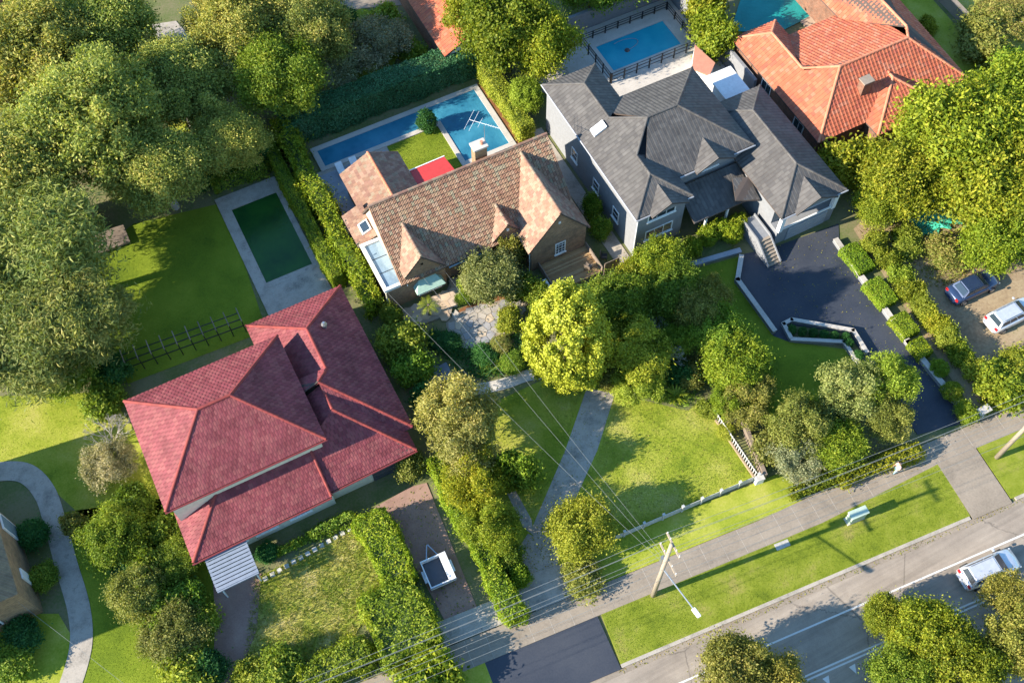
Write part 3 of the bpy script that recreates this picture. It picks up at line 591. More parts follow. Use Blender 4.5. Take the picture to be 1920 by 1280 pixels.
wallprism(Hr, [(1.0, 36), (7.8, 36), (7.8, 46.5), (.8, 46.5)], 0, 2.95, 'render_cream')
wallprism(Hr, [(1.0, 31.95), (7.3, 31.95), (7.3, 36), (1.0, 36)], 0, 2.75, 'render_cream')
wallprism(Hr, [(-8.6, 31.6), (1.0, 31.6), (1.0, 34.5), (-8.6, 34.5)], 0, 2.75, 'render_cream')
gd = MB().box(4.2, 6.9, 31.88, 31.94, .05, 2.25).build('garage_door', 'trim_dark', Hr)
for i in range(4): MB().box(4.25, 6.85, 31.855, 31.879, .12+i*.54, .6+i*.54).build('door_panel', 'trim_dark', gd)
for xx in (-6.5, -4.2, -1.6): window(Hr, (xx, 31.6, 1.5), 'f', 1.6, 1.2, 2, 1)
for yy in (36.5, 40.5): window(Hr, (-9.2, yy, 4.3), 'l', 1.3, 1.1, 2, 1)
MB().tube((-9.55, 30.85, 2.72), (.87, 30.95, 2.72), .07).tube((.87, 31.3, 2.72), (7.75, 31.45, 2.72), .07).build('gutter', 'gutter_red', Hr)
MB().tube((-9.65, 33.92, 5.52), (2.2, 33.92, 5.52), .07).build('gutter', 'gutter_red', Hr)
vt = MB().tube((5.6, 43.0, 4.5), (5.6, 43.0, 5.1), .14, .14, 8).build('roof_vent', 'steel', Hr); MB().tube((5.6, 43.0, 5.1), (5.6, 43.0, 5.35), .24, .1, 8).build('cowl', 'steel', vt)
pg = thing('slatted_porch_roof', (-7.4, 30, 0), 'white slatted porch roof jutting from the red-roofed house', 'pergola')
MB().box(-8.7, -5.7, 28.3, 28.42, 2.35, 2.5).box(-8.7, -8.58, 28.42, 31.5, 2.35, 2.5).box(-5.82, -5.7, 28.42, 31.5, 2.35, 2.5).build('beam', 'slat_shaded', pg)
for i in range(11): MB().box(-8.72, -5.68, 28.4+i*.285, 28.62+i*.285, 2.505, 2.55).build('slat', 'slat_shaded', pg)
for xx in (-8.45, -5.95): MB().box(xx-.05, xx+.05, 28.62, 28.72, 0, 2.35).build('post', 'white_paint', pg)

# ------------------------------------------------------------------ grey house
Hg = thing('grey_roof_house', (38, 46, 0), 'large two-storey grey rendered house with dark grey tiled hips', 'house')
GT = dict(mat='tile_grey', tw=.34, th=.34, prof='roll', amp=.014, lift=.014, stag=False)
CG = dict(mat='tile_grey', L_=.4, r=.1, single=False); p = .52; E = 5.5
za = E+2.575*p; V = Vector
aF, aB = V((33.575, 42.78, za)), V((33.575, 53.42, za)); mL, mR = V((35.75, 47.05, E+4.75*p)), V((38.55, 47.05, E+4.75*p))
roof(Hg, [[V((31, 40.2, E)), V((31, 56, E)), aB, aF], [V((31, 40.2, E)), V((36.15, 40.2, E)), aF], [V((36.15, 56, E)), V((31, 56, E)), aB], [V((36.15, 40.2, E)), V((36.15, 44.9, E)), V((33.575, 44.9, za)), aF], [V((36.15, 51.6, E)), V((36.15, 56, E)), aB, V((33.575, 49.2, za))],
          [V((33.575, 49.24, za)), mL, V((33.575, 44.86, za))], [V((33.0, 42.3, E)), V((43.3, 42.3, E)), mR, mL], [V((43.3, 42.3, E)), V((43.3, 51.8, E)), mR], [V((43.3, 51.8, E)), V((33.0, 51.8, E)), mL, mR]], seed=21, **GT)
caps(Hg, [(V((31, 40.2, E)), aF), (V((36.15, 40.2, E)), aF), (V((31, 56, E)), aB), (V((36.15, 56, E)), aB), (aF, V((33.575, 44.9, za))), (V((33.575, 49.2, za)), aB), (V((33.575, 44.86, za)), mL), (V((33.575, 49.24, za)), mL), (mL, mR), (V((43.3, 42.3, E)), mR), (V((43.3, 51.8, E)), mR)], **CG)
roof(Hg, gable(37.6, 41.3, 39.45, 41.8, 44.3, 5.5, 5.5, 6.5), seed=22, **GT); roof(Hg, gable(32.2, 35.6, 33.85, 39.75, 41.9, 5.5, 5.5, 6.4), seed=23, **GT)
MB().slab([(37.9, 42.0, 5.4), (41.0, 42.0, 5.4), (39.45, 42.0, 6.3)], (0, .3, 0)).build('gable_wall', 'render_grey', Hg); MB().slab([(32.4, 39.95, 5.4), (35.3, 39.95, 5.4), (33.85, 39.95, 6.2)], (0, .3, 0)).build('gable_wall', 'render_grey', Hg)
s3, rd, hl = hip(41.87, 48.2, 35.7, 48.3, 4.2, .52); roof(Hg, list(s3.values()), seed=24, **GT); caps(Hg, rd+hl, **CG)
roof(Hg, gable(43.2, 47.2, 45.2, 35.4, 38.2, 4.2, 4.2, 5.3), seed=25, **GT); MB().slab([(43.5, 35.6, 4.1), (46.9, 35.6, 4.1), (45.2, 35.6, 5.1)], (0, .25, 0)).build('gable_wall', 'render_grey', Hg)
roof(Hg, [[V((36.2, 39.3, 2.75)), V((42.0, 39.3, 2.75)), V((42.0, 42.3, 3.9)), V((36.2, 42.3, 3.9))]], seed=26, **GT)
roof(Hg, [[V((39.9, 39.2, 3.7)), V((41.95, 38.6, 3.2)), V((41.95, 40.5, 4.1)), V((40.6, 40.9, 4.2))]], seed=27, **GT)
wallprism(Hg, [(31.3, 40.5), (35.85, 40.5), (35.85, 55.7), (31.3, 55.7)], 0, 5.45, 'render_grey'); wallprism(Hg, [(35.85, 42.6), (43.0, 42.6), (43.0, 51.5), (35.85, 51.5)], 0, 5.45, 'render_grey')
wallprism(Hg, [(42.2, 36.9), (47.9, 36.9), (47.9, 48.0), (42.2, 48.0)], 0, 4.15, 'render_grey')
wallprism(Hg, [(42.2, 35.9), (47.9, 35.9), (47.9, 36.9), (42.2, 36.9)], 0, 1.9, 'render_grey')
MB().box(42.2, 47.9, 35.88, 36.0, 1.9, 2.05).build('balcony_coping', 'white_paint', Hg)
for xx in (42.35, 47.6): MB().box(xx-.18, xx+.18, 35.75, 36.1, 1.9, 4.15).build('column', 'render_white', Hg)
gd = MB().box(43.3, 47.2, 35.84, 35.895, .05, 1.75).build('garage_door', 'trim_grey', Hg)
for i in range(4): MB().box(43.35, 47.15, 35.815, 35.839, .1+i*.42, .47+i*.42).build('door_panel', 'trim_grey', Hg)
window(Hg, (33.6, 40.5, 4.5), 'f', 2.6, 1.1, 3, 1); window(Hg, (33.6, 40.5, 2.0), 'f', 2.6, 1.2, 3, 1); window(Hg, (39.45, 42.6, 4.85), 'f', 1.6, .8, 2, 1); window(Hg, (45.3, 36.9, 2.95), 'f', 2.4, 1.3, 3, 1)
for yy in (43.5, 46.8, 50.5): window(Hg, (31.3, yy, 2.0), 'l', 1.0, 1.3, 1, 2)
for xx in (37.2, 39.0, 40.8): window(Hg, (xx, 42.6, 1.6), 'f', 1.2, 1.5, 2, 1, 'trim_dark')
for xx in (37.5, 39.6): MB().box(xx-.08, xx+.08, 39.4, 39.56, 0, 2.7).build('verandah_post', 'render_white', Hg)
skl = MB().slab([(31.9, 48.6, 6.2), (33.0, 48.6, 6.77), (33.0, 49.4, 6.77), (31.9, 49.4, 6.2)], (0, 0, -.3)).build('skylight', 'skylight', Hg)
st_ = MB().box(40.6, 41.7, 36.2, 38.5, 0, 1.36).build('entry_landing', 'render_grey', Hg)
for i in range(8): MB().box(40.6, 41.7, 34.2+i*.25, 34.45+i*.25, 0, .17*(i+1)).build('step', 'concrete', st_)
for xx in (40.5, 41.7): MB().slab([(xx, 34.15, 0), (xx, 38.5, 0), (xx, 38.5, 1.6), (xx, 36.2, 1.6), (xx, 34.15, .3)], (.1, 0, 0)).build('stair_wall', 'render_grey', st_)
MB().tube((31.25, 40.35, 5.35), (31.25, 40.35, .1), .05).build('downpipe', 'render_white', Hg)
for a, b in (((30.95, 40.1, E-.08), (30.95, 56.1, E-.08)), ((30.95, 40.1, E-.08), (36.2, 40.1, E-.08)), ((36.2, 42.2, E-.08), (43.4, 42.2, E-.08)), ((41.8, 35.6, 4.12), (48.3, 35.6, 4.12))): MB().tube(a, b, .07).build('gutter', 'trim_grey', Hg)
# white flat-roofed annex and terracotta terrace behind
bx = [g(1325, 142, 3), g(1367, 126, 3), g(1407, 165, 3), g(1362, 190, 3)]; x0, x1 = (bx[0].x+bx[3].x)/2, (bx[1].x+bx[2].x)/2; y0, y1 = (bx[3].y+bx[2].y)/2, (bx[0].y+bx[1].y)/2
an2 = thing('flat_roof_annex', (x0, y0, 0), 'small white flat-roofed annex between the grey and orange roofs', 'building')
MB().box(x0+.15, x1-.15, y0+.15, y1-.15, 0, 2.9).build('wall', 'render_white', an2); MB().box(x0, x1, y0, y1, 2.9, 3.05).build('roof', 'render_white', an2)
tt = thing('terracotta_terrace_roof', g(1320, 120), 'peach-coloured small flat roof beside the turquoise pool', 'building')
tp = [g(1303, 84, 2.2), g(1341, 118, 2.2), g(1330, 142, 2.2), g(1297, 128, 2.2)]
MB().prism([(q.x, q.y) for q in tp], 2.05, 2.2).build('roof', 'terracotta', tt); MB().prism([(q.x*.96+tp[0].x*.04, q.y*.97+tp[0].y*.03) for q in tp], 0, 2.05).build('wall', 'render_white', tt)

# ------------------------------------------------------------------ orange-roofed house
Ho = thing('orange_roof_house', (57, 47, 0), 'brick bungalow with weathered orange terracotta tiled roof', 'house')
OT = dict(mat='tile_orange', tw=.36, th=.34, prof='roll', amp=.035, lift=.04, stag=False); CO = dict(mat='cap_orange', L_=.42, r=.12, single=False)
oA, oB = V((54.15, 45.7, 6.0)), V((61.3, 45.7, 6.0)); w1, w2 = V((52.2, 52.6, 4.68)), V((52.2, 47.9, 4.68))
roof(Ho, [[V((49.8, 41.4, 3)), V((65.6, 41.4, 3)), oB, oA], [V((49.8, 41.4, 3)), oA, V((52.2, 47.6, 4.68)), V((49.8, 47.6, 3))], [V((49.8, 47.6, 3)), V((52.2, 47.6, 4.68)), w1, V((49.8, 55, 3))], [V((49.8, 55, 3)), w1, V((54.6, 55, 3))], [V((54.6, 55, 3)), w1, w2, V((54.6, 50.3, 3))],
          [V((54.0, 52.9, 3)), V((52.2, 47.9, 4.9)), oA, oB, V((62.0, 52.9, 3.2))], [V((65.6, 41.4, 3)), V((66.6, 60, 3)), V((62.1, 60, 5.9)), V((62.1, 46.9, 5.9)), oB], [V((59.3, 60, 3.4)), V((59.6, 52.0, 3.4)), V((62.05, 47.0, 5.85)), V((62.05, 60, 5.85))]], seed=31, **OT)
sF, rdF, hlF = hip(54.7, 62.0, 39.7, 48, 3, .5); roof(Ho, [sF['f'], sF['l'], sF['r']], seed=32, **OT)
caps(Ho, [(oA, oB), (V((49.8, 41.4, 3)), oA), (w1, w2), (w2, oA), (V((49.8, 55, 3)), w1), (V((54.6, 55, 3)), w1), (V((65.6, 41.4, 3)), oB), (oB, V((62.1, 46.9, 5.9))), (V((62.1, 46.9, 5.9)), V((62.1, 60, 5.9)))]+hlF[:2]+rdF, **CO)
wallprism(Ho, [(50.2, 41.8), (65.2, 41.8), (65.2, 52), (50.2, 52)], 0, 2.95, 'brick_red'); wallprism(Ho, [(50.2, 51.9), (54.2, 51.9), (54.2, 54.6), (50.2, 54.6)], 0, 2.95, 'brick_red'); wallprism(Ho, [(55.1, 40.1), (61.6, 40.1), (61.6, 41.9), (55.1, 41.9)], 0, 2.95, 'brick_red')
wallprism(Ho, [(60, 52), (66, 52), (66, 60), (60, 60)], 0, 2.95, 'brick_red')
window(Ho, (59.4, 40.1, 1.9), 'f', 2.6, 1.2, 4, 1); window(Ho, (50.2, 44.5, 1.8), 'l', 1.4, 1.2, 2, 1); window(Ho, (50.2, 49.5, 1.8), 'l', 1.4, 1.2, 2, 1)
ch = MB().box(55.0, 55.9, 43.2, 43.9, 3.5, 5.7).build('chimney', 'brick_red', Ho); MB().box(54.92, 55.98, 43.12, 43.98, 5.7, 5.82).build('cap', 'concrete', ch)
for a, b in ((1549, 95), (1637, 66)):
    c = g(a, b, 4.7); MB().slab([(c.x-.55, c.y-.4, c.z-.12), (c.x+.55, c.y-.4, c.z-.12), (c.x+.55, c.y+.4, c.z-.42), (c.x-.55, c.y+.4, c.z-.42)], (0, 0, -.7)).build('skylight', 'skylight', Ho)
# ------------------------------------------------------------------ other roofs at the edges
Hb = thing('tan_brick_house', (-22.5, 37, 0), 'tan brick house corner with white windows beside the curved path', 'house')
c1, c2, c3 = g(72, 1105), g(20, 930), g(-40, 1150)
wallprism(Hb, [(-29, 33.6), (-20.3, 33.6), (-20.3, 40.6), (-29, 40.6)], 0, 4.4, 'brick_tan')
roof(Hb, [[V((-29, 33.2, 4.4)), V((-22.9, 33.2, 4.4)), V((-22.9, 41, 4.4)), V((-26, 41, 5.8)), V((-26, 33.2, 5.8))]][:0]+[[V((-22.6, 33.1, 4.3)), V((-22.6, 41.0, 4.3)), V((-26.5, 41.0, 6.2)), V((-26.5, 33.1, 6.2))], [V((-30, 33.1, 4.5)), V((-26.5, 33.1, 6.2)), V((-26.5, 41, 6.2)), V((-30, 41, 4.5))]], mat='tile_orange', tw=.34, th=.34, prof='roll', seed=41)
wallprism(Hb, [(-34, 32.5), (-25, 32.5), (-25, 46.8), (-34, 46.8)], 0, 6.6, 'brick_tan')
roof(Hb, gable(-34.4, -24.6, -29.5, 32.1, 47.2, 6.5, 6.5, 8.8), mat='tile_orange', tw=.34, th=.34, prof='roll', seed=45)
for a_, b_, c_, d_ in ((39.0, 40.3, .4, 3.6), (35.4, 36.2, 1.0, 2.6)): MB().box(-20.3, -20.2, a_, b_, c_, d_).build('window_frame', 'white_paint', Hb)
MB().box(-24.2, -22.6, 33.5, 33.58, 1.2, 2.6).build('window_frame', 'white_paint', Hb); MB().box(-24.1, -22.7, 33.46, 33.49, 1.3, 2.5).build('pane', 'glass', Hb); MB().box(-20.19, -20.16, 39.15, 40.15, .5, 3.5).build('pane', 'glass_light', Hb)
Hd = thing('red_gable_house', g(800, 60), 'narrow house with weathered red gabled roof behind the rear hedge', 'house')
q = [g(750, -40, 3.0), g(820, 105, 3.0), g(800, -40, 4.6), g(855, 88, 4.2)]
xa, xb = (q[0].x+q[1].x)/2, q[3].x+.2; y0 = (q[1].y+q[3].y)/2; y1 = y0+13
roof(Hd, gable(xa, xa+5.6, xa+2.8, y0, y1, 3.0, 3.0, 4.5), mat='tile_orange', tw=.34, th=.34, prof='roll', seed=42)
caps(Hd, [((xa+2.8, y0, 4.53), (xa+2.8, y1, 4.53))], **CO); wallprism(Hd, [(xa+.3, y0+.2), (xa+5.3, y0+.2), (xa+5.3, y1), (xa+.3, y1)], 0, 2.95, 'brick_red'); gwall(Hd, xa+.3, xa+5.3, xa+2.8, y0+.1, 3, 3, 4.3, 'render_white', .15)
for nm, a, b, lab, wd in (('orange_gable_house', 20, -20, 'orange tiled roof peeping out beyond the tall leafy trees', 9), ('orange_gable_house', 150, -25, 'smaller orange tiled roof half hidden behind tall leafy trees', 6)):
    c = g(a, b, 3); t = thing(nm, (c.x, c.y, 0), lab, 'house'); roof(t, [[(c.x-wd/2, c.y, 3), (c.x+wd/2, c.y, 3), (c.x+wd/2, c.y+4, 5), (c.x-wd/2, c.y+4, 5)], [(c.x-wd/2, c.y+8, 3), (c.x+wd/2, c.y+8, 3), (c.x+wd/2, c.y+4, 5), (c.x-wd/2, c.y+4, 5)]], mat='tile_orange', tw=.4, th=.4, prof='flat', amp=0, seed=43); wallprism(t, [(c.x-wd/2+.3, c.y+.3), (c.x+wd/2-.3, c.y+.3), (c.x+wd/2-.3, c.y+7.7), (c.x-wd/2+.3, c.y+7.7)], 0, 2.9, 'brick_red')
def shed(px_, py_, w_, d_, h_, rmat, wmat, label, rz=0):
    c = g(px_, py_, h_); t = thing('garden_shed', (c.x, c.y, 0), label, 'shed')
    MB().box(c.x-w_/2+.1, c.x+w_/2-.1, c.y-d_/2+.1, c.y+d_/2-.1, 0, h_-.1).build('wall', wmat, t)
    MB().slab([(c.x-w_/2, c.y-d_/2, h_-.05), (c.x+w_/2, c.y-d_/2, h_-.05), (c.x+w_/2, c.y+d_/2, h_+.15), (c.x-w_/2, c.y+d_/2, h_+.15)], (0, 0, -.08)).build('roof', rmat, t)
    MB().box(c.x-.4, c.x+.4, c.y-d_/2+.06, c.y-d_/2+.098, .05, min(1.9, h_-.3)).build('door', 'timber_grey', t)
shed(133, 385, 2.6, 3.2, 2.6, 'concrete', 'timber_grey', 'beige-roofed garden shed under the left feathery tree')
shed(415, 200, 3.6, 2.6, 2.4, 'concrete_pale', 'timber_grey', 'pale-roofed shed beside the thin palm trunk')
shed(535, 205, 1.8, 1.6, 2.0, 'tarp', 'timber_grey', 'little shed with turquoise roof behind the rear hedge corner')
# ------------------------------------------------------------------ fences, walls, street furniture
def linewall(name, pts, w_, h_, mat, cap, label, cat='wall', z=0):
    t = thing(name, pts[0], label, cat)
    for a, b in zip(pts, pts[1:]):
        d = (b-a).normalized()*w_/2; a2, b2 = a-d*.99, b+d*.99
        MB().beam(a2+V((0, 0, z+h_/2)), b2+V((0, 0, z+h_/2)), w_, h_).build('wall_run', mat, t)
        if cap: MB().beam(a2+V((0, 0, z+h_+.03)), b2+V((0, 0, z+h_+.03)), w_+.1, .06).build('coping', cap, t)
    return t
linewall('garden_wall', px((1388, 487), (1381, 530), (1449, 624)), .3, .5, 'render_grey', 'concrete_pale', 'low grey wall with pale coping between the dark driveway and its shaded lawn')
linewall('planter_wall', px((1480, 637), (1467, 612), (1482, 604), (1597, 624), (1622, 664)), .22, .45, 'render_grey', 'concrete_pale', 'outer angled wall of the box-ball planter on the dark driveway')
linewall('planter_wall', px((1482, 640), (1580, 645), (1607, 684)), .2, .4, 'render_grey', 'concrete_pale', 'inner angled wall of the box-ball planter facing the lawn')
linewall('retaining_wall', px((1566, 456), (1610, 520), (1650, 575), (1700, 646), (1795, 762)), .35, .45, 'render_grey', 'concrete_pale', 'long pale-capped wall along the square clipped hedges')
linewall('bed_wall', px((1294, 500), (1384, 474)), .35, .35, 'render_grey', 'paving_blue', 'short low wall in front of the round clipped bushes')
linewall('rear_wall', [V((38.6, 64.8, 0)), V((49.6, 64.8, 0)), V((49.6, 50.5, 0))], .3, 2.2, 'render_grey', None, 'tall grey rendered wall around the turquoise pool terrace')
linewall('boundary_wall', px((1735, -30), (1830, 70), (1905, 165)), .5, 1.2, 'concrete', None, 'concrete boundary wall beside the scrubby rear block')
linewall('gate_pier', px((1830, 782), (1842, 776)), .5, 1.0, 'render_white', 'concrete_pale', 'white rendered gate pier where the dark driveway meets the footpath')
linewall('gate_pier', px((1418, 905), (1424, 903)), .35, .9, 'render_white', 'concrete_pale', 'white gatepost at the street corner of the white front fence')
linewall('side_fence', px((1392, 800), (1430, 895)), .3, .9, 'timber_grey', None, 'grey timber side fence by the olive street tree', 'fence')
# white front fence: panels and posts
ff = thing('front_fence', (18, 19.8, 0), 'low white boarded fence along the street edge of the front lawn', 'fence')
fa, fb = V((16.9, 19.83, 0)), V((29.4, 19.0, 0)); n = 8
for i in range(n+1):
    c = fa.lerp(fb, i/n); MB().box(c.x-.07, c.x+.07, c.y-.07, c.y+.07, 0, 1.05).build('post', 'fence_white', ff); MB().box(c.x-.1, c.x+.1, c.y-.1, c.y+.1, 1.05, 1.12).build('post_cap', 'fence_white', ff)
fd = (fb-fa)/n
for i in range(n):
    a, b = fa+fd*i, fa+fd*(i+1)
    for k in range(4): MB().beam(a.lerp(b, .055)+V((0, 0, .16+k*.21)), a.lerp(b, .945)+V((0, 0, .16+k*.21)), .03, .17).build('board', 'fence_white', ff)
lf = thing('lattice_fence', (29.4, 21, 0), 'low picket fence with a timber base along the right of the front lawn', 'fence')
MB().box(29.2, 29.32, 19.2, 25.6, 0, .25).build('base_board', 'wood_fence', lf); MB().box(29.35, 29.39, 19.2, 25.6, .75, .83).build('rail', 'fence_white', lf)
for i in range(26): MB().box(29.34, 29.4, 19.24+i*.245, 19.32+i*.245, .02, .9).build('picket', 'fence_white', lf)
# pool railing
pr = thing('pool_railing', (43, 57.6, 0), 'black post-and-rail pool fence around the turquoise pool', 'railing')
def railing(t, a, b, n, h=1.25, mat='black_metal', z=.1):
    for i in range(n+1):
        c = a.lerp(b, i/n); MB().box(c.x-.05, c.x+.05, c.y-.05, c.y+.05, z, z+h).build('post', mat, t)
    for k in (.35, .7, 1.0): MB().beam(a+V((0, 0, z+h*k-.02)), b+V((0, 0, z+h*k-.02)), .04, .05).build('rail', mat, t)
railing(pr, V((39.1, 57.6, 0)), V((48.4, 57.6, 0)), 7); railing(pr, V((39.0, 57.7, 0)), V((38.9, 64.3, 0)), 5); railing(pr, V((39.0, 63.3, 0)), V((48.4, 63.3, 0)), 7, .9); railing(pr, V((48.4, 57.7, 0)), V((48.4, 63.2, 0)), 4, .9)
for i, x in enumerate((41.9, 42.9)):
    t = thing('pool_equipment_box', (x, 54.6, .1), 'beige equipment box on the pale terrace behind the grey roof', 'equipment', 'equipment boxes on the terrace'); MB().box(x-.3, x+.3, 54.2, 55.1, .1, .8).build('casing', 'concrete', t, bevel=.03); MB().box(x-.25, x+.25, 54.17, 54.198, .25, .65).build('grille', 'trim_grey', t)
# dark vine trellis behind the red house
tr = thing('vine_trellis', (-4, 44.8, 0), 'dark open trellis frame running behind the red-roofed house', 'trellis')
ta, tb = g(248, 700), g(462, 622)
for i in range(10):
    c = ta.lerp(tb, i/9); MB().tube(c, c+V((0, 0, 2.1)), .045).build('post', 'black_metal', tr); MB().tube(c+V((0, -.3, 2.1)), c+V((0, 1.1, 2.1)), .04).build('cross_bar', 'timber_grey', tr)
for z_ in (1.0, 2.0): MB().beam(ta+V((0, 0, z_)), tb+V((0, 0, z_)), .05, .09).build('rail', 'black_metal', tr)
MB().beam(ta+V((0, .6, 2.04)), tb+V((0, .6, 2.04)), .05, .07).build('rail', 'black_metal', tr)
# cubby platform on the lawn
cb = thing('play_platform', g(195, 455), 'low brown timber platform at the shaded edge of the lawn', 'platform'); c = g(200, 450, .4)
MB().box(c.x-1.9, c.x+1.7, c.y-1.0, c.y+1.0, .22, .36).build('top', 'timber_grey', cb); MB().box(c.x-1.7, c.x+1.5, c.y-.9, c.y+.9, 0, .22).build('base', 'timber_grey', cb)
# stepping stones
for i in range(14):
    c = g(498, 1085).lerp(g(668, 985), i/13); rr = random.Random(i).uniform(-.12, .12)
    o = MB().prism([(.24*math.cos(a+rr), .24*math.sin(a+rr)) for a in (.78, 2.36, 3.93, 5.5)], 0, .12).build('stepping_stone', 'stepping_stone', bevel=.015); o.location = (c.x, c.y, .02)
    tag(o, 'square pale stepping stone in the row across the dry lawn', 'stepping stone', 'stepping stones across the dry lawn')
# utility poles
def pole(base, h, label, arm=True):
    t = thing('utility_pole', base, label, 'utility pole')
    MB().tube(base, base+V((0, 0, h)), .19, .13, 10).build('shaft', 'wood_pole', t, smooth=True)
    for z_, l in ((h*.72, 1.2), (h-.35, .9)):
        a = base+V((0, 0, z_))+KD*.16; MB().beam(a-KN*l, a+KN*l, .11, .13).build('crossarm', 'wood_pole', t)
        for k in (-.9, -.45, .45, .9): q = a+KN*l*k+V((0, 0, .06)); MB().tube(q, q+V((0, 0, .2)), .045, .03).build('insulator', 'white_paint', t)
    if arm:
        a = base+V((0, 0, h*.56)); b = base-KN*3.3+KD*.5+V((0, 0, h*.62)); la = MB().tube(a, b, .055, .045, 8).build('lamp_arm', 'steel', t)
        d = (b-a).normalized(); MB().beam(b-d*.1, b+d*.6, .3, .14).build('lamp_head', 'white_paint', la, bevel=.04); MB().beam(b+d*.05-V((0, 0, .08)), b+d*.5-V((0, 0, .08)), .22, .05).build('lens', 'lamp_clear', la)
        q = base+V((0, 0, h*.62)); MB().tube(q+KN*.3, q+KN*.3+V((0, 0, .8)), .16, .16, 8).build('junction_drum', 'steel', t)
    return t
P1 = g(1224, 1116); P1.z = 0; P2 = g(1868, 858); P2.z = 0; P0 = P1-KD*30
pole(P1, 11.0, 'weathered timber power pole with crossarms and street lamp on the grass verge'); pole(P2, 10.5, 'leaning grey timber pole beside the concrete driveway crossing', False)
def wire(a, b, sag, label, r=.022, grp='overhead power lines along the street'):
    mb = MB(); n = 16; pts = [a.lerp(b, i/n)-V((0, 0, sag*4*(i/n)*(1-i/n))) for i in range(n+1)]
    for p_, q_ in zip(pts, pts[1:]): mb.tube(p_, q_, r, n=4)
    tag(mb.build('power_line', 'cable'), label, 'power line', grp)
for z_, l in ((11*.72+.25, 1.2), (10.9, .9)):
    for k in (-.9, -.45, .45, .9):
        for a, b in ((P0, P1), (P1, P2+KD*.3)): wire(a+KN*l*k+V((0, 0, z_)), b+KN*l*k+V((0, 0, z_-(.3 if b is not P1 else 0))), .5, 'thin overhead power line strung along the street', .012)
for i, (x, y, z_) in enumerate(((11.3, 44.9, 2.7), (14.3, 44.7, 3.2), (16.2, 44.9, 2.6))):
    wire(V((x, y, z_)), P1+V((-.2+.2*i, .1, 7.6)), .7, 'service cable running from the power pole to the brick house front', .009, 'service cables to the brick house')
wire(P0+V((0, 0, 7.4)), V((-21, 34, 3.2)), .5, 'service cable running from the tan brick house over the curved path', .009)
# cabinet
cbx = thing('utility_cabinet', g(1592, 955), 'pale green utility cabinet standing on the grass verge', 'cabinet'); c = st(15.4, 3.1)
def stbox(mb, t0, t1, o0, o1, z0, z1): return mb.prism([tuple(st(a, b))[:2] for a, b in ((t0, o0), (t1, o0), (t1, o1), (t0, o1))], z0, z1)
stbox(MB(), 14.6, 16.0, 2.7, 3.3, .1, .2).build('plinth', 'concrete_pale', cbx); stbox(MB(), 14.65, 15.95, 2.74, 3.26, .2, 1.35).build('body', 'cabinet_green', cbx, bevel=.02); stbox(MB(), 14.58, 16.02, 2.68, 3.32, 1.35, 1.45).build('lid', 'cabinet_green', cbx, bevel=.02)
for k in range(2): stbox(MB(), 14.68+k*.63, 15.28+k*.63, 2.715, 2.739, .28, 1.28).build('door', 'cabinet_green', cbx)
sc = sheet('pit_cover', stq(9.0, 10.1, 3.0, 3.5), .112, 'concrete_pale', .01)
